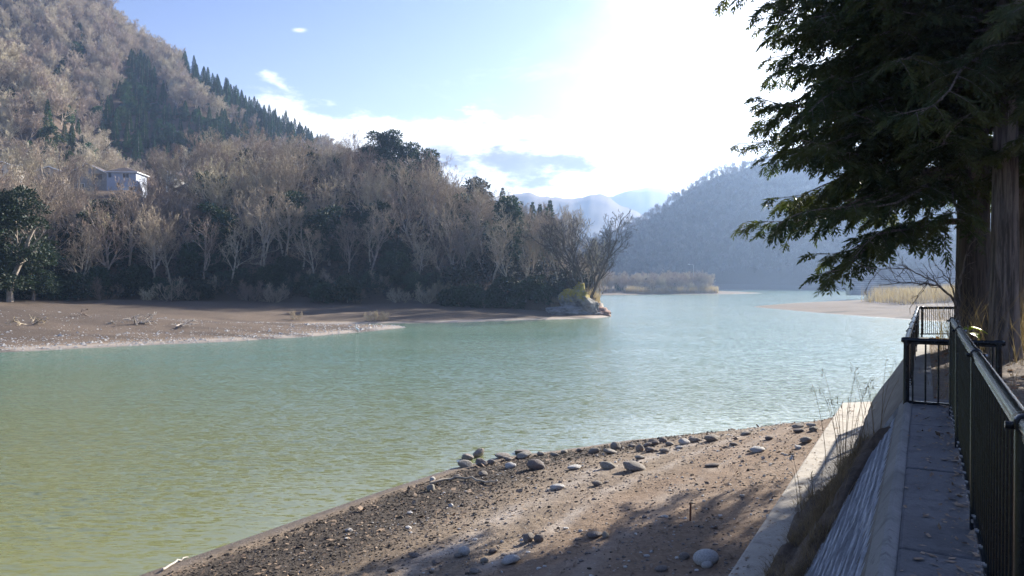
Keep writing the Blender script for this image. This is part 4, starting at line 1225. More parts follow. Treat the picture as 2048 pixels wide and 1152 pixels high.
# ------------------------------------------------------------------ cypress trees on the right
def cypress_mesh(seed, H, tr_r, zmin, Lmax, lean, nbr, extra=(), zlow=3.0):
    rs = np.random.default_rng(seed)
    segs = []
    SP, SD, SN, SL = [], [], [], []
    twseg = []
    ga = 0.0
    for i in range(nbr + len(extra)):
        t = (i + rs.uniform(0, 1)) / nbr
        zb = zmin + (H - 1.2 - zmin) * t ** 1.15
        ga += 2.39996
        az = ga + rs.uniform(-0.4, 0.4)
        L = Lmax * (1 - max(0, (zb - 7.5) / (H - 6.5))) ** 0.75 * rs.uniform(0.5, 1.08)
        if zb < zlow: L *= rs.uniform(0.5, 0.95)
        d = np.array([math.cos(az), math.sin(az), 0]); side = np.array([-d[1], d[0], 0])
        rise = rs.uniform(-0.05, 0.42); droop = rs.uniform(0.2, 0.6)
        bend = rs.normal(0, 0.30)
        if i >= nbr:
            zb, az, L, rise, droop = extra[i - nbr]; d = np.array([math.cos(az), math.sin(az), 0]); side = np.array([-d[1], d[0], 0])
        r0 = tr_r * max(0.15, 1 - zb / H)
        base = np.array([lean[0] * zb, lean[1] * zb, zb]) + d * r0 * 0.6
        ph, ph2 = rs.uniform(0, 6.28, 2)
        def pt(s): return base + d * (L * s) + side * (bend * L * s * s + 0.045 * L * s * math.sin(8 * s + ph)) + np.array([0, 0, L * (rise * s - droop * s ** 1.9 + 0.10 * s ** 5 + 0.045 * s * math.sin(9 * s + ph2))])
        ss = np.linspace(0, 1, 9)
        pp = [pt(s) for s in ss]
        for k in range(8):
            segs.append((pp[k], pp[k + 1], 0.045 * (1 - ss[k]) * L / 4.5 + 0.008, 0.045 * (1 - ss[k + 1]) * L / 4.5 + 0.008))
        s = 0.16 + rs.uniform(0, 0.06); sd = 1
        while s < 1.0:
            o_ = pt(s); tg = unit(pt(min(s + 0.03, 1.03)) - pt(s - 0.03))
            l2 = (0.95 * (1 - s) + 0.42) * rs.uniform(0.6, 1.15) * min(1, L / 3.5)
            an = rs.uniform(0.6, 1.05)
            d2 = unit(tg * math.cos(an) + (side * sd + np.array([0, 0, rs.uniform(-0.35, 0.25)])) * math.sin(an))
            dr2 = rs.uniform(0.15, 0.45)
            if rs.random() < 0.93:
                prev = o_
                nst = max(2, int(l2 / 0.085))
                for k in range(1, nst + 1):
                    f = k / nst
                    q = o_ + d2 * l2 * f + np.array([0, 0, -dr2 * l2 * f * f])
                    twseg.append((prev, q, 0.009 * (1 - f) + 0.004, 0.006 * (1 - f) + 0.003)); 
                    dirq = unit(q - prev); prev = q
                    for sd2 in (-1, 1):
                        if rs.random() < 0.12: continue
                        sdv = unit(np.cross(dirq, [0, 0, 1.0])) * sd2
                        SP.append(q); SD.append(unit(dirq * 0.8 + sdv * rs.uniform(0.5, 1.0) + np.array([0, 0, -rs.uniform(0.1, 0.55)])))
                        SN.append(unit(np.array([0, 0, 1.0]) + rs.normal(0, 0.62, 3))); SL.append(rs.uniform(0.18, 0.34))
                SP.append(prev); SD.append(unit(dirq + np.array([0, 0, -0.3]))); SN.append(unit(np.array([0, 0, 1.0]) + rs.normal(0, 0.3, 3))); SL.append(rs.uniform(0.2, 0.36))
            s += rs.uniform(0.12, 0.22) / max(L, 1.5); sd = -sd
    SP, SD, SN, SL = map(np.array, (SP, SD, SN, SL))
    # every spray: a small fan of scale-leaf fingers
    Ps, Ds, Ns, Ls, Ws = [], [], [], [], []
    Sd = norm(np.cross(SD, SN))
    for (f, a, l, wv) in ((0.0, 0.0, 1.0, 0.17), (0.08, 0.85, 0.5, 0.13), (0.08, -0.85, 0.5, 0.13), (0.28, 0.7, 0.52, 0.15), (0.28, -0.7, 0.52, 0.15), (0.5, 0.55, 0.45, 0.15), (0.5, -0.55, 0.45, 0.15), (0.72, 0.4, 0.35, 0.13), (0.72, -0.4, 0.35, 0.13)):
        jit = rs.normal(0, 0.12, SP.shape)
        Ps.append(SP + SD * (SL * f)[:, None] + np.array([0, 0, -0.25]) * (SL * f * f)[:, None])
        Ds.append(SD * math.cos(a) + Sd * math.sin(a) + np.array([0, 0, -0.25]) * f + jit)
        Ns.append(SN + rs.normal(0, 0.25, SP.shape)); Ls.append(SL * l * rs.uniform(0.8, 1.2, len(SL))); Ws.append(SL * wv * rs.uniform(0.8, 1.2, len(SL)))
    leaves = kites(np.concatenate(Ps), np.concatenate(Ds), np.concatenate(Ns), np.concatenate(Ls), np.concatenate(Ws))
    br = prisms(*[np.array([q[k] for q in segs]) for k in range(4)], 6)
    tw = prisms(*[np.array([q[k] for q in twseg]) for k in range(4)], 3)
    # trunk with fibrous ridges
    nz_, na_ = 70, 40
    zz = np.concatenate([np.linspace(-0.4, 1.2, 14)[:-1], np.linspace(1.2, H, nz_ - 13)]); aa = np.linspace(0, 2 * np.pi, na_, endpoint=False)
    Zt, At = np.meshgrid(zz, aa, indexing='ij')
    fl = 1 + 0.32 * np.exp(-np.maximum(Zt + 0.1, 0) / 0.32) * (1 + 0.5 * np.sin(At * 5 + seed)) 
    rad = tr_r * np.maximum(1 - np.maximum(Zt, 0) / H, 0.02) ** 0.8 * fl * (1 + 0.10 * np.sin(At * 3 + Zt * 0.15 + seed) * 0.5 + 0.09 * fbm(At / (2 * np.pi) * 22, Zt * 0.7, seed, 3))
    V_ = np.stack([lean[0] * Zt + np.cos(At) * rad, lean[1] * Zt + np.sin(At) * rad, Zt], -1).reshape(-1, 3)
    i_, j_ = np.meshgrid(np.arange(nz_ - 1), np.arange(na_), indexing='ij')
    F_ = np.stack([i_ * na_ + j_, i_ * na_ + (j_ + 1) % na_, (i_ + 1) * na_ + (j_ + 1) % na_, (i_ + 1) * na_ + j_], -1).reshape(-1, 4)
    trunk = mkmesh('cypress_trunk', [(V_, F_, 0)], [M['bark'] if seed == 401 else M['bark_shaded']], True)
    branches = mkmesh('cypress_branches', [(*br, 0), (*tw, 0)], [M['bark']])
    crown = mkmesh('cypress_foliage', [(*leaves, 0)], [M['hinoki']])
    return trunk, branches, crown

def cypress(meshes, px, Y, rz, label):
    p = placed(px, Y, -0.05)
    e = empty('cypress_tree', p, rz); tag(e, label, 'tree')
    link('trunk', meshes[0], e); link('branches', meshes[1], e); link('crown', meshes[2], e)
    return e
PI_ = math.pi
cyA = cypress_mesh(401, 17.5, 0.275, 6.0, 4.6, (0.004, 0.0), 120)
cyB = cypress_mesh(402, 18.0, 0.385, 3.9, 4.65, (-0.005, 0.0), 215,
                    [(3.0, PI_ + a_ - 1.2, L_, r_, d_) for a_, L_, r_, d_ in ((0.18, 3.9, 0.12, 0.52), (0.45, 3.8, 0.16, 0.46), (-0.15, 3.6, 0.16, 0.5))] +
                    [(3.8, PI_ + a_ - 1.2, L_, r_, d_) for a_, L_, r_, d_ in ((0.25, 4.6, 0.12, 0.42), (0.0, 4.5, 0.12, 0.40), (0.5, 4.4, 0.15, 0.45))] +
                    [(z_, PI_ + a_ - 1.2, L_, 0.2, 0.35) for z_, a_, L_ in ((8.2, 0.3, 5.9), (8.8, 0.05, 5.6), (7.6, 0.5, 5.4))] +
                    [(4.3 + 0.24 * k_, PI_ - 0.45 + 1.3 * ((k_ * 0.618) % 1.0) - 1.2, 4.05 + 0.5 * ((k_ * 0.37) % 1.0), 0.15, 0.36) for k_ in range(20)])
cypress(cyA, 2008, 15.4, 0.3, 'cypress with straight bare grey brown trunk, nearest of the three behind the railing')
cypress(cyB, 1944, 17.6, 1.2, 'cypress with wide dark trunk and low drooping boughs over the water')
cypress(cyA, 2052, 18.3, 2.6, 'cypress whose trunk shows just right of the straight grey brown trunk')

# ------------------------------------------------------------------ headland rocks
def rock_mesh(seed, sub=4, amp=0.28, flat=(1, 1, 1), facets=7, mats=None, name='rock_mesh', freq=1.6):
    rs = np.random.default_rng(seed)
    bm = bmesh.new(); bmesh.ops.create_icosphere(bm, subdivisions=sub, radius=1.0)
    V_ = np.array([v.co[:] for v in bm.verts]); F_ = np.array([[v.index for v in f.verts] for f in bm.faces]); bm.free()
    for k in range(facets):                                   # broken faces
        n = unit(rs.normal(size=3)); dd = rs.uniform(0.62, 0.92)
        t = V_ @ n - dd
        V_ = V_ - np.maximum(t, 0)[:, None] * n * 0.88
    d = norm(V_)
    nz = fbm(d[:, 0] * freq + 5 * seed, d[:, 1] * freq + d[:, 2] * 1.3, seed, 4) + 0.6 * fbm(d[:, 2] * freq * 1.7, d[:, 0] * freq * 1.7 - d[:, 1], seed + 3, 4)
    V_ = V_ * (1 + amp * nz)[:, None] * np.array(flat)
    return V_, F_

V_, F_ = rock_mesh(51, 5, 0.75, (1, 1, 1), 12, freq=2.9)
pz = placed(1143, 95.8)
er = empty('rock_outcrop', (pz[0], pz[1], 0.0)); tag(er, 'mossy grey rock outcrop sloping into the water at the tip of the headland', 'rock')
Vm = V_ * np.array([2.2, 2.6, 3.0]) * np.array([1 , 1, 1]) + np.array([0.6, 0.6, 0.9])
Vm[:, 0] += np.where(Vm[:, 2] < 2.6, (2.6 - Vm[:, 2]) * 0.45, 0)
link('boulder', mkmesh('boulder', [(Vm, F_, 0)], [M['headrock']], True), er)
V_, F_ = rock_mesh(52, 5, 0.5, (1, 1, 1), 6, freq=2.6)
link('ledge', mkmesh('rock_ledge', [(V_ * np.array([4.6, 2.4, 1.25]) + np.array([-0.5, -1.2, 0.1]), F_, 0)], [M['headrock']], True), er)
V_, F_ = rock_mesh(53, 5, 0.6, (1, 1, 1), 8, freq=3)
M['redrock'] = mat('reddish_rubble', (0.30, 0.19, 0.15), 0.95, 0.4, 2.0, bump=0.1, bscale=5)
link('rubble', mkmesh('rock_rubble', [(V_ * np.array([2.0, 2.0, 1.0]) + np.array([3.3, 0.6, 0.1]), F_, 0)], [M['redrock']], True), er)
tg = []
rs = np.random.default_rng(77)
n = 1500
P = np.stack([pz[0] + rs.uniform(-2.5, 4.0, n), pz[1] + rs.uniform(1.5, 5.0, n), np.zeros(n)], 1); P[:, 2] = terrain(P[:, 0], P[:, 1])
V_, F_ = blades(P, rs.uniform(0.8, 2.0, n), np.full(n, 0.05), 0.4, rs, 2)
tag(link('dry_grass', mkmesh('dry_grass', [(V_, F_, 0)], [M['reed']])), 'dry grass behind the mossy rock at the tip of the headland', 'grass', None, 'stuff')

# ------------------------------------------------------------------ stones on the near beach
STONES = [  # px, py of the foot, width px, height px, label or None
 (1072, 941, 36, 21, 'big rounded grey boulder near the water, right of the cluster of broken rocks'),
 (1270, 944, 46, 18, 'long flat topped grey boulder in the middle of the beach'),
 (1233, 900, 23, 18, 'upright grey stone on the water line right of the low stones'),
 (958, 915, 27, 20, 'topmost brown block of the cluster of broken rocks at the water'),
 (934, 922, 26, 14, 'flat slab leaning in the cluster of broken rocks at the water'),
 (930, 936, 30, 14, 'dark wet rock lowest of the cluster at the water'),
 (961, 934, 27, 18, 'square brown rock at the right foot of the cluster at the water'),
 (982, 930, 15, 10, None), (1006, 917, 31, 9, None), (1048, 917, 31, 11, None), (1020, 938, 24, 12, None), (1015, 922, 20, 8, None), (1044, 909, 30, 8, None), (1081, 913, 15, 9, None),
 (1189, 908, 22, 13, None), (1222, 909, 27, 10, None), (1217, 940, 28, 15, 'grey pointed stone between the rounded boulder and the flat topped boulder'),
 (1151, 941, 30, 9, 'low flat stone right of the rounded boulder'), (1281, 905, 16, 17, None), (1301, 906, 20, 11, None), (1330, 907, 20, 10, None), (1308, 892, 22, 13, None),
 (1328, 886, 19, 12, None), (1297, 895, 18, 10, None), (1371, 890, 22, 12, None), (1391, 886, 22, 10, None), (1428, 883, 31, 14, 'broad brown stone on the water line, right end of the stone row'),
 (1281, 920, 20, 8, None), (1114, 983, 30, 12, 'pale flat stone alone in the middle of the beach'), (1195, 974, 20, 11, None), (861, 984, 17, 16, 'round grey stone on the dark mud below the stick'),
 (864, 964, 14, 10, None), (914, 958, 15, 8, None), (966, 953, 18, 10, None), (1057, 1089, 24, 20, 'left of two brown stones touching each other on the lower beach'),
 (1077, 1088, 20, 18, 'right of two brown stones touching each other on the lower beach'), (1191, 1079, 33, 11, 'long low stone beside a small round one, left of the stake'),
 (1212, 1079, 16, 13, None), (927, 1115, 26, 19, 'angular brown stone with a smaller one at its left on the lower beach'), (915, 1119, 16, 10, None),
 (1020, 1134, 37, 18, 'whitish broken stone near the bottom edge'), (968, 1130, 18, 12, None), (872, 1132, 18, 9, None), (828, 1119, 24, 9, None),
 (1417, 1132, 50, 29, 'smooth pale oval boulder beside the concrete footing'), (1417, 1141, 22, 13, 'small grey stone tucked under the smooth oval boulder'), (1371, 1122, 22, 14, None),
 (1325, 1148, 26, 10, None), (949, 1150, 24, 9, None), (985, 1110, 18, 9, None), (1495, 871, 20, 8, None), (1600, 856, 24, 8, None), (1626, 854, 18, 7, None), (1631, 862, 18, 9, None),
 (1616, 887, 24, 13, 'dark brown stone against the far end of the concrete footing'), (1518, 906, 30, 11, 'pale flat broken stone on the upper beach near the water'), (1427, 936, 28, 7, None),
 (1600, 866, 20, 8, None), (1340, 893, 16, 9, None), (1360, 899, 15, 7, None), (1265, 896, 14, 8, None), (1110, 914, 16, 8, None), (1130, 908, 15, 8, None), (1160, 905, 14, 7, None), (1540, 880, 16, 7, None), (1470, 893, 16, 7, None)]
RM = []
for k in range(9):
    V_, F_ = rock_mesh(500 + k, 3, 0.35, (1, 1, 1), 3 + k % 6)
    RM.append([mkmesh('stone', [(V_, F_, 0)], [M['rock']], True), mkmesh('stone', [(V_, F_, 0)], [M['palerock']], True)])
BLOCK = []
for k in range(3):
    V_, F_ = rock_mesh(620 + k, 3, 0.12, (1, 1, 1), 16)
    BLOCK.append(mkmesh('stone', [(V_, F_, 0)], [M['rock']], False))
for k, (px, py, wpx, hpx, lab) in enumerate(STONES):
    q = hit(px, py)
    sc = q[1] / F
    w_, h_ = wpx * sc / 2, hpx * sc / 2
    pale = 1 if (lab and ('pale' in lab or 'whitish' in lab or 'smooth' in lab)) or k % 7 == 3 else 0
    if lab and 'smooth' in lab:
        V_, F_ = rock_mesh(90, 4, 0.06, (1, 1, 1), 0); me = mkmesh('stone', [(V_, F_, 0)], [M['palerock']], True)
    elif lab and 'cluster' in lab and 'boulder' not in lab: me = BLOCK[k % 3]
    else: me = RM[k % 9][pale]
    o = link('stone', me, None, (q[0], q[1] + w_ * 0.6, q[2] + h_ * 0.62), (random.uniform(-.2, .2), random.uniform(-.2, .2), random.uniform(0, 6.28) if wpx < 1.6 * hpx else random.uniform(-.35, .35)), (w_ * 1.08, w_ * 0.85, h_ * 1.1))
    if lab: tag(o, lab, 'stone')
    else: tag(o, 'small grey brown stone lying on the near beach', 'stone', 'small stones on the near beach')

# fallen leaves, clods, gravel on the near beach
def scatter_bits(n, test, size, kind, matr, name, label, seed):
    rs = np.random.default_rng(seed)
    x = rs.uniform(-11, 11, n * 6); y = rs.uniform(5, 24.5, n * 6)
    sn = sdf(NEAR, x, y); r = x * R_[0] + y * R_[1]; al = x * D[0] + y * D[1]
    f = sn / (sn + np.maximum(-1.95 - r, 0.01))
    k = (sn > 0.25) & (r < -2.0) & test(sn, f, al, x, y, rs)
    x, y = x[k][:n], y[k][:n]; z = terrain(x, y); n = len(x)
    P = np.stack([x, y, z], 1)
    sz = size * np.exp(rs.normal(0, 0.45, n))
    if kind == 'leaf':
        d = rs.normal(size=(n, 3)); d[:, 2] *= 0.25; nv = rs.normal(0, 0.35, (n, 3)) + np.array([0, 0, 1.0])
        V_, F_ = kites(P + np.array([0, 0, 0.012]), d, nv, sz, sz * rs.uniform(0.25, 0.8, n))
    else:
        bm = bmesh.new(); bmesh.ops.create_icosphere(bm, subdivisions=1, radius=1.0)
        base = np.array([v.co[:] for v in bm.verts]); ff = np.array([[v.index for v in f_.verts] for f_ in bm.faces]); bm.free()
        m_ = len(base)
        a = rs.uniform(0, 6.28, n); ax = rs.uniform(0.55, 1.15, (n, 1, 3)) * np.array([1, 1, 0.55]); jit = rs.uniform(0.72, 1.12, (n, m_, 1))
        b_ = base[None] * ax * jit * sz[:, None, None] * 0.5
        c_, s_ = np.cos(a)[:, None], np.sin(a)[:, None]
        V_ = np.stack([b_[..., 0] * c_ - b_[..., 1] * s_, b_[..., 0] * s_ + b_[..., 1] * c_, b_[..., 2] + 0.08 * sz[:, None]], -1) + P[:, None]
        V_ = V_.reshape(-1, 3)
        F_ = (ff[None] + (np.arange(n) * m_)[:, None, None]).reshape(-1, 3)
    tag(link(name, mkmesh(name, [(V_, F_, 0)], [matr])), label, name.replace('_', ' '), None, 'stuff')
wid = lambda al: np.interp(al, [5, 12, 18, 21, 24], [3.0, 2.8, 1.9, 0.7, 0.2])
scatter_bits(15000, lambda sn, f, al, x, y, rs: (sn > 0.4) & (rs.random(len(sn)) < np.clip((wid(al) * 1.5 + 0.2 - sn) / (wid(al) * 0.7 + 0.1), 0.04, 1)), 0.034, 'clod', M['mudclod'], 'mud_clods', 'dark crumbled mud along the water edge of the near beach', 61)
scatter_bits(6500, lambda sn, f, al, x, y, rs: (sn > 0.5) & (rs.random(len(sn)) < np.where(sn < wid(al) * 1.2, 1.0, 0.5)), 0.055, 'leaf', M['litter'], 'fallen_leaves', 'fallen leaves scattered over the near beach', 62)
scatter_bits(3600, lambda sn, f, al, x, y, rs: (f > 0.3) & (vnoise(x * 0.9, y * 0.9, 8) > 0.35), 0.034, 'clod', M['rock'], 'gravel', 'small gravel scattered over the near beach', 63)
scatter_bits(700, lambda sn, f, al, x, y, rs: (f > 0.2) & (vnoise(x * 0.7, y * 0.7, 18) > 0.5), 0.05, 'clod', M['palerock'], 'pebbles', 'pale pebbles scattered over the near beach', 64)

def ledge_bits():
    rs = np.random.default_rng(66)
    n = 900
    al = rs.uniform(2, 11.3, n); q_ = rs.random(n)
    r = np.where(q_ < 0.6, 0.29 - rs.exponential(0.07, n), rs.uniform(-0.12, 0.29, n)); r = np.clip(r, -0.12, 0.29)
    P = np.stack([al * D[0] + r * R_[0], al * D[1] + r * R_[1], np.full(n, LZ + 0.004)], 1)
    m_ = 700
    al2 = rs.uniform(6, 22, m_); r2 = rs.uniform(-1.95, -1.3, m_)
    P = np.concatenate([P, np.stack([al2 * D[0] + r2 * R_[0], al2 * D[1] + r2 * R_[1], np.full(m_, 1.206)], 1)]); n += m_
    d = rs.normal(size=(n, 3)); d[:, 2] = rs.uniform(0, 0.25, n); sz = 0.035 * np.exp(rs.normal(0, 0.5, n))
    V_, F_ = kites(P, d, rs.normal(0, 0.25, (n, 3)) + np.array([0, 0, 1.0]), sz, sz * rs.uniform(0.15, 0.7, n))
    tag(link('leaf_litter', mkmesh('leaf_litter', [(V_, F_, 0)], [M['litter']])), 'needles and bits of leaf lying on the ledge and the pale footing', 'leaf litter', None, 'stuff')
ledge_bits()

def far_bits():
    rs = np.random.default_rng(65)
    y = rs.uniform(47, 74, 40000); u = rs.uniform(-0.72, -0.13, 40000); x = u * y
    s = sdf(FAR, x, y); k = (s > 0.1) & (rs.random(40000) < np.where(s < 2.5, 0.75, np.where(s < 7, 0.25, 0.06)))
    x, y = x[k][:3000], y[k][:3000]; n = len(x); sz = 0.11 * np.exp(rs.normal(0, 0.5, n))
    base = np.array([[1, 0, 0], [0, 1, 0], [-1, 0, 0], [0, -1, 0], [0, 0, 0.7]], float)
    V_ = (base[None] * rs.uniform(0.6, 1.2, (n, 5, 3)) * sz[:, None, None] * 0.5 + np.stack([x, y, terrain(x, y)], 1)[:, None]).reshape(-1, 3)
    ff = np.array([[0, 1, 4], [1, 2, 4], [2, 3, 4], [3, 0, 4]])
    tag(link('gravel', mkmesh('gravel', [(V_, (ff[None] + (np.arange(n) * 5)[:, None, None]).reshape(-1, 3), 0)], [M['palerock']])), 'pale gravel along the water edge of the far beach', 'gravel', None, 'stuff')
far_bits()

# stick, stake
def stick(pts_px, r0, r1, matr, name, label, lift=0.03, cat='branch'):
    P = [hit(a, b) + np.array([0, 0, lift]) for a, b in pts_px]
    rs = np.random.default_rng(int(pts_px[0][0]))
    tt = np.linspace(0, len(P) - 1, 14); P = np.array(P)
    Q = np.stack([np.interp(tt, np.arange(len(P)), P[:, k]) for k in range(3)], 1) + rs.normal(0, r0 * 0.5, (14, 3))
    o = link(name, mkmesh(name, tube(Q, np.linspace(r0, r1, 14), 7), [matr], True)); tag(o, label, cat)
stick([(862, 972), (905, 962), (950, 964), (992, 971)], 0.035, 0.015, M['twig_trunk'], 'fallen_branch', 'long dark stick lying on the mud below the cluster of rocks', 0.05)
stick([(320, 1148), (352, 1128), (372, 1120)], 0.02, 0.01, M['dead'], 'fallen_branch', 'short pale stick on the wet edge of the beach at the bottom', 0.03)
q = hit(1382, 1043)
o = link('stake', mkmesh('stake', tube([(0, 0, -0.2), (0.0, 0, 0.1), (0.005, 0, 0.27)], 0.016, 7), [mat('rusty_iron', (0.16, 0.07, 0.04), 0.9, 0.3, 20)], True), None, tuple(q)); tag(o, 'thin rusty stake standing upright in the brown beach', 'stake')

# bleached driftwood on the far beach
def drift(px, py, L, seed, label, matr, stems=2, tall=0.5):
    q = hit(px, py)
    rs = np.random.default_rng(seed)
    pts = bare_tree_parts(seed, L, 0.09, 2, 1.2, stems, 0.028, 1.6, up=-0.02, counts=(5, 4, 2, 1), bare=0.15)
    o = link('driftwood', mkmesh('driftwood', [(pts[0][0] * np.array([1, 1, tall]) , pts[0][1], 0), (pts[1][0] * np.array([1, 1, tall]), pts[1][1], 0)], [matr]), None, (q[0], q[1], q[2] + 0.15), (0, 0, rs.uniform(0, 6)))
    tag(o, label, 'driftwood')
drift(272, 646, 2.6, 701, 'bleached forked driftwood in the middle of the far beach', M['dead'], 3, 0.7)
drift(347, 654, 2.8, 702, 'bleached driftwood with a raised limb, right of the forked one on the far beach', M['dead'], 3, 0.55)
drift(216, 646, 1.1, 703, 'small bleached driftwood tangle left of the forked one on the far beach', M['dead'], 2, 0.6)
drift(178, 632, 2.4, 704, 'grey fallen branch lying in the shade of the far beach', M['twig_trunk'], 1, 0.5)
drift(62, 648, 2.2, 705, 'faint brown fallen twigs at the left end of the far beach', M['twig'], 3, 0.7)
for px, py, s, lab in ((590, 640, 0.55, 'pale leafless shrub standing alone on the far beach'), (745, 643, 0.6, 'grey leafless shrub in the shade behind the tip of the far beach'), (768, 643, 0.55, 'rounded grey shrub nearest the water in the shade of the far beach')):
    q = hit(px, py)
    o = link('bare_bush', THICK[0], None, (q[0], q[1], q[2] - 0.1), (0, 0, px), s * 0.8); tag(o, lab, 'bush')

# egret standing at the water's edge
q = hit(714, 667)
eg = empty('egret', (q[0], q[1], 0.0), 2.6, 0.85); tag(eg, 'white egret standing in the shallows beside the far sandbar', 'bird')
M['feather'] = mat('white_feathers', (0.8, 0.8, 0.78), 0.7)
M['beak'] = mat('yellow_beak', (0.5, 0.35, 0.08), 0.5); M['bleg'] = mat('dark_bird_leg', (0.03, 0.03, 0.03), 0.6)
body = tube([(-0.30, 0, 0.36), (-0.22, 0, 0.40), (-0.08, 0, 0.45), (0.06, 0, 0.52), (0.13, 0, 0.58), (0.15, 0, 0.66), (0.11, 0, 0.74), (0.10, 0, 0.82), (0.13, 0, 0.88), (0.18, 0, 0.90), (0.22, 0, 0.895)],
            [0.01, 0.06, 0.105, 0.095, 0.055, 0.035, 0.028, 0.026, 0.032, 0.036, 0.015], 12)
link('body', mkmesh('egret_body', body, [M['feather']], True), eg)
link('beak', mkmesh('egret_beak', tube([(0.21, 0, 0.893), (0.27, 0, 0.885), (0.33, 0, 0.878)], [0.013, 0.008, 0.002], 8), [M['beak']], True), eg)
for s in (-0.04, 0.04):
    link('leg', mkmesh('egret_leg', tube([(-0.04, s, 0.42), (-0.02, s, 0.2), (-0.03, s, -0.15)], 0.011, 6), [M['bleg']], True), eg)

# ------------------------------------------------------------------ grass on the bank, tall stems, undergrowth by the trunks
def bank_grass():
    rs = np.random.default_rng(81)
    n = 26000
    al = rs.uniform(4.5, 14.5, n); r = rs.uniform(-1.7, -0.2, n)
    dd = 1.56 + (-0.15 - r) / SLOPE
    k = (dd > bank_edge(al) + 0.10) & (vnoise(al * 1.7, r * 3.2, 14) > 0.40 + 0.22 * (r < -1.4)) & (rs.random(n) < np.where(al > 12, 0.5, 1))
    al, r = al[k], r[k]; n = len(al)
    P = np.stack([al * D[0] + r * R_[0], al * D[1] + r * R_[1], bank_z(al, r) - 0.02], 1)
    h = (0.16 + 0.36 * vnoise(al * 1.2, r * 2.5, 15)) * rs.uniform(0.5, 1.3, n)
    V_, F_ = blades(P, h, np.full(n, 0.006), 1.0, rs, 4, 1.1)
    tag(link('dry_grass', mkmesh('dry_grass', [(V_, F_, 0)], [M['drygrass']])), 'withered brown grass matted over the soil at the foot of the lozenge wall', 'grass', None, 'stuff')
bank_grass()
def tall_tuft(al, r, n, h, spread, seed, label):
    rs = np.random.default_rng(seed)
    z0 = float(bank_z(np.array([al]), np.array([r]))[0])
    c0 = np.array(dk(al, r, z0))
    parts = []
    for k in range(n):
        a = rs.uniform(0, 6.28); L = h * rs.uniform(0.65, 1.1); l = rs.uniform(0.08, 0.35)
        d = np.array([math.cos(a), math.sin(a), 0]); b0 = d * rs.uniform(0, spread)
        ts = np.linspace(0, 1, 8)
        P = b0 + d * (L * l * ts ** 1.8)[:, None] + np.array([0, 0, 1.0]) * (L * (ts - 0.12 * l * ts ** 3))[:, None]
        parts.append(tube(P, np.linspace(0.0042, 0.0018, 8), 4, False)[0])
        m_ = 5
        Ph = P[-1] - np.array([0, 0, 1]) * 0.12 * rs.random(m_)[:, None]
        hv = kites(Ph, d * 0.4 + rs.normal(0, 0.3, (m_, 3)) + np.array([0, 0, 0.8]), rs.normal(size=(m_, 3)), np.full(m_, 0.07), np.full(m_, 0.008))
        parts.append((*hv, 0))
    o = link('grass_tuft', mkmesh('grass_tuft', parts, [M['drygrass']]), None, tuple(c0)); tag(o, label, 'grass tuft')
tall_tuft(11.2, -0.95, 16, 1.3, 0.25, 91, 'tall tuft of thin dry grass rising before the water above the footing')
tall_tuft(12.4, -0.6, 8, 1.3, 0.25, 92, 'sparse tall dry grass stems beside the post at the end of the ledge')
tall_tuft(9.3, -1.05, 14, 0.7, 0.3, 93, 'short bushy dry grass tuft on the bank in front of the tall one')

def undergrowth():
    rs = np.random.default_rng(83)
    n = 9000
    x = rs.uniform(5.0, 18, n); y = rs.uniform(8.5, 21, n); r = x * R_[0] + y * R_[1]; al = x * D[0] + y * D[1]
    k = ((r > 0.5) | ((al > 11.6) & (r > 0.05))) & (vnoise(x * 0.9, y * 0.9, 19) > 0.42)
    x, y = x[k], y[k]; n = len(x)
    P = np.stack([x, y, terrain(x, y) - 0.02], 1)
    h = (0.15 + 0.6 * vnoise(x * 1.1, y * 1.1, 20) ** 2) * rs.uniform(0.5, 1.3, n)
    V_, F_ = blades(P, h, np.full(n, 0.008), 0.9, rs, 4, 0.9)
    # tall arching canes round the trunks
    m_ = 420
    a = rs.uniform(0, 6.28, m_); rad = rs.uniform(0.35, 1.0, m_)
    cx0 = np.where(rs.random(m_) < 0.75, ux(1944) * 17.3, ux(2008) * 15.4); cy0 = np.where(cx0 > 10.5, 17.0, 15.4)
    Pm = np.stack([cx0 + np.cos(a) * rad, cy0 - 0.4 + np.sin(a) * rad, np.zeros(m_)], 1); Pm[:, 2] = terrain(Pm[:, 0], Pm[:, 1])
    V2, F2 = blades(Pm, rs.uniform(0.6, 2.0, m_), np.full(m_, 0.012), 0.5, rs, 6, 0.8)
    tag(link('undergrowth', mkmesh('undergrowth', [(V_, F_, 0), (V2, F2, 0)], [M['drygrass']])), 'brown dry grass and canes round the cypress trunks', 'undergrowth', None, 'stuff')
    n = 5000
    x = rs.uniform(4.5, 22, n); y = rs.uniform(7, 21, n); r = x * R_[0] + y * R_[1]; k = (r > 0.45) | ((x * D[0] + y * D[1] > 11.5) & (r > 0.0)); x, y = x[k], y[k]; n = len(x)
    d = rs.normal(size=(n, 3)); d[:, 2] *= 0.25
    sz = 0.08 * np.exp(rs.normal(0, 0.4, n))
    V_, F_ = kites(np.stack([x, y, terrain(x, y) + 0.02], 1), d, rs.normal(0, 0.4, (n, 3)) + np.array([0, 0, 1.0]), sz, sz * 0.5)
    M['leafred'] = mat('red_brown_leaves', (0.22, 0.11, 0.07), 0.85, 0.4, 15, trans=0.2)
    tag(link('fallen_leaves', mkmesh('fallen_leaves', [(V_, F_, 0)], [M['leafred']])), 'red brown fallen leaves on the ground below the cypresses', 'fallen leaves', None, 'stuff')
undergrowth()

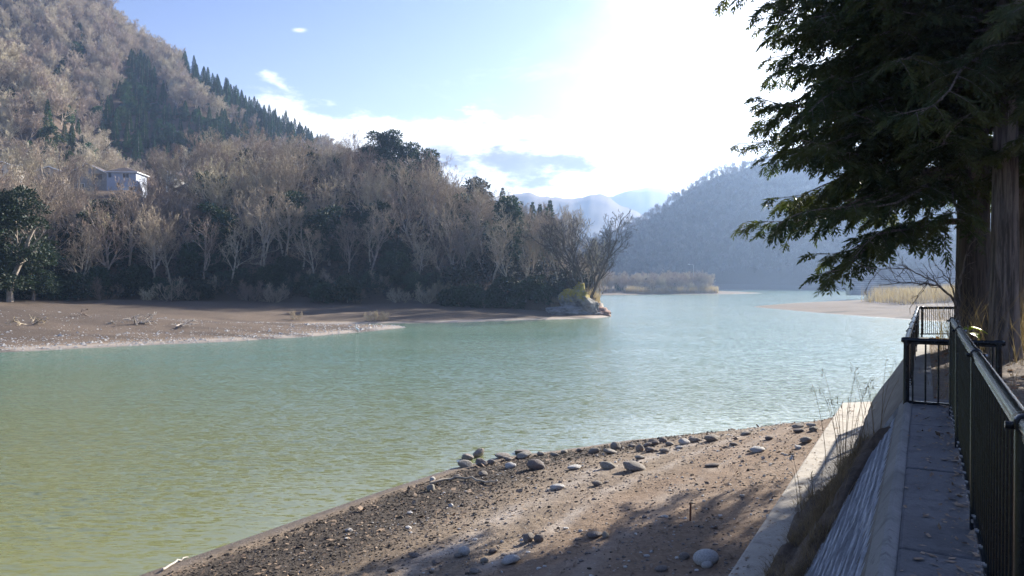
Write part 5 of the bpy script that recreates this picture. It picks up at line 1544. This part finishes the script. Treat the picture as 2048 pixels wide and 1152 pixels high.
# leafless sapling leaning out over the railing corner, and the bright broad leaves at its foot
def sapling():
    p = np.array(placed(1912, 16.2))
    segs = []
    rs = np.random.default_rng(95)
    def limb(P, r0, r1, kids):
        P = np.array(P, float)
        tt = np.linspace(0, len(P) - 1, 18)
        Q = np.stack([np.interp(tt, np.arange(len(P)), P[:, k]) for k in range(3)], 1) + rs.normal(0, 0.012, (18, 3))
        rr = np.linspace(r0, r1, 18)
        for k in range(17): segs.append((Q[k], Q[k + 1], rr[k], rr[k + 1]))
        for k in range(kids):
            i = rs.integers(4, 17); d = unit(Q[i] - Q[i - 1]); L = rs.uniform(0.25, 0.75)
            nd = unit(d + rs.normal(0, 0.45, 3) + np.array([0, 0, 0.15])); prev = Q[i]
            for j in range(4):
                nd = unit(nd + rs.normal(0, 0.2, 3)); q = prev + nd * L / 4
                segs.append((prev, q, 0.007, 0.005))
                if rs.random() < 0.6: segs.append((q, q + unit(nd + rs.normal(0, 0.6, 3)) * 0.15, 0.005, 0.004))
                prev = q
    k = 16.2 / F
    def W(px, py, dy=0.0): return ((px - 1912) * k + dy * 0, dy, (HY - py) * k + CAMZ - p[2])
    limb([(0, 0, -0.2), W(1918, 650), W(1916, 620)], 0.05, 0.04, 0)
    limb([W(1916, 620), W(1890, 590, -.2), W(1850, 570, -.4), W(1790, 565, -.5), W(1730, 572, -.6)], 0.03, 0.006, 16)
    limb([W(1890, 590, -.2), W(1860, 560, -.1), W(1810, 535, 0), W(1760, 540, .1)], 0.02, 0.006, 12)
    limb([W(1916, 620), W(1905, 560, .1), W(1880, 530, .2)], 0.02, 0.006, 6)
    limb([W(1916, 620), W(1930, 570, .2), W(1950, 500, .3), W(1975, 470, .3)], 0.03, 0.008, 8)
    V_, F_ = prisms(*[np.array([q[k_] for q in segs]) for k_ in range(4)], 5)
    o = link('bare_sapling', mkmesh('bare_sapling', [(V_, F_, 0)], [M['bark']]), None, tuple(p)); tag(o, 'thin leafless sapling leaning left over the far railing beside the cypress trunks', 'sapling')
sapling()
lf = np.array(placed(1936, 16.0)); M['lime'] = mat('sunlit_broad_leaf', (0.34, 0.42, 0.03), 0.45, 0.15, 6, trans=0.5)
e = empty('broadleaf_plant', tuple(lf)); tag(e, 'small plant with bright yellow green broad leaves at the foot of the trunks', 'plant')
link('stem', mkmesh('stem', tube([(0, 0, -0.1), (0.02, 0, 0.35), (0, 0, 0.66)], 0.012, 6), [M['twig_trunk']], True), e)
def big_leaf(d, L, wd, z):
    d = unit(np.array(d, float)); s = unit(np.cross(d, [0, 0, 1.0])); ts = np.linspace(0, 1, 7)
    P = np.array([0, 0, z]) + d * (ts * L)[:, None] + np.array([0, 0, -1.0]) * (L * 0.35 * ts ** 2)[:, None]
    wv = (wd * np.sin(np.pi * np.clip(ts * 0.96 + 0.02, 0, 1)) ** 0.8 * 0.5)[:, None]
    up = np.array([0, 0, 0.25])
    V_ = np.concatenate([P - s * wv + up * wv, P, P + s * wv + up * wv]); q = []
    for k in range(6): q += [[k, k + 1, 8 + k, 7 + k], [7 + k, 8 + k, 15 + k, 14 + k]]
    return V_, np.array(q), 0
for d, L, wd, z in (((0.8, -0.5, -0.1), 0.42, 0.24, 0.62), ((-0.7, -0.4, 0.1), 0.3, 0.18, 0.58), ((0.2, -0.9, 0.0), 0.32, 0.2, 0.5), ((0.6, 0.7, 0.1), 0.3, 0.18, 0.6), ((-0.5, 0.8, 0.1), 0.28, 0.16, 0.45)):
    link('leaf', mkmesh('broad_leaf', [big_leaf(d, L, wd, z)], [M['lime']], True), e)

# stone-faced retaining wall on the right-hand shore, seen through the haze
def right_wall():
    P0, P1 = placed(1700, 176), placed(2060, 170)
    x0, y0, x1, y1 = P0[0], P0[1], P1[0], P1[1]
    zb = 1.0; h = 6.5; n, m_ = 60, 14
    M['farwall'] = mat('pale_stone_facing', (0.42, 0.41, 0.40), 0.9, 0.3, 0.5, bump=0.1, bscale=2)
    parts = []
    L = math.hypot(x1 - x0, y1 - y0)
    for j in range(m_):
        z0 = zb + h * j / m_; z1 = z0 + h / m_ - 0.05
        parts.append(boxp((0, j * 0.12, z0), (L, 3.0 + j * 0.12, z1)))
    o = link('retaining_wall', mkmesh('retaining_wall', parts, [M['farwall']]), None, (x0, y0, 0), (0, 0, math.atan2(y1 - y0, x1 - x0)))
    tag(o, 'pale coursed stone wall on the right shore behind the reeds, seen through cypress boughs', 'wall')
right_wall()
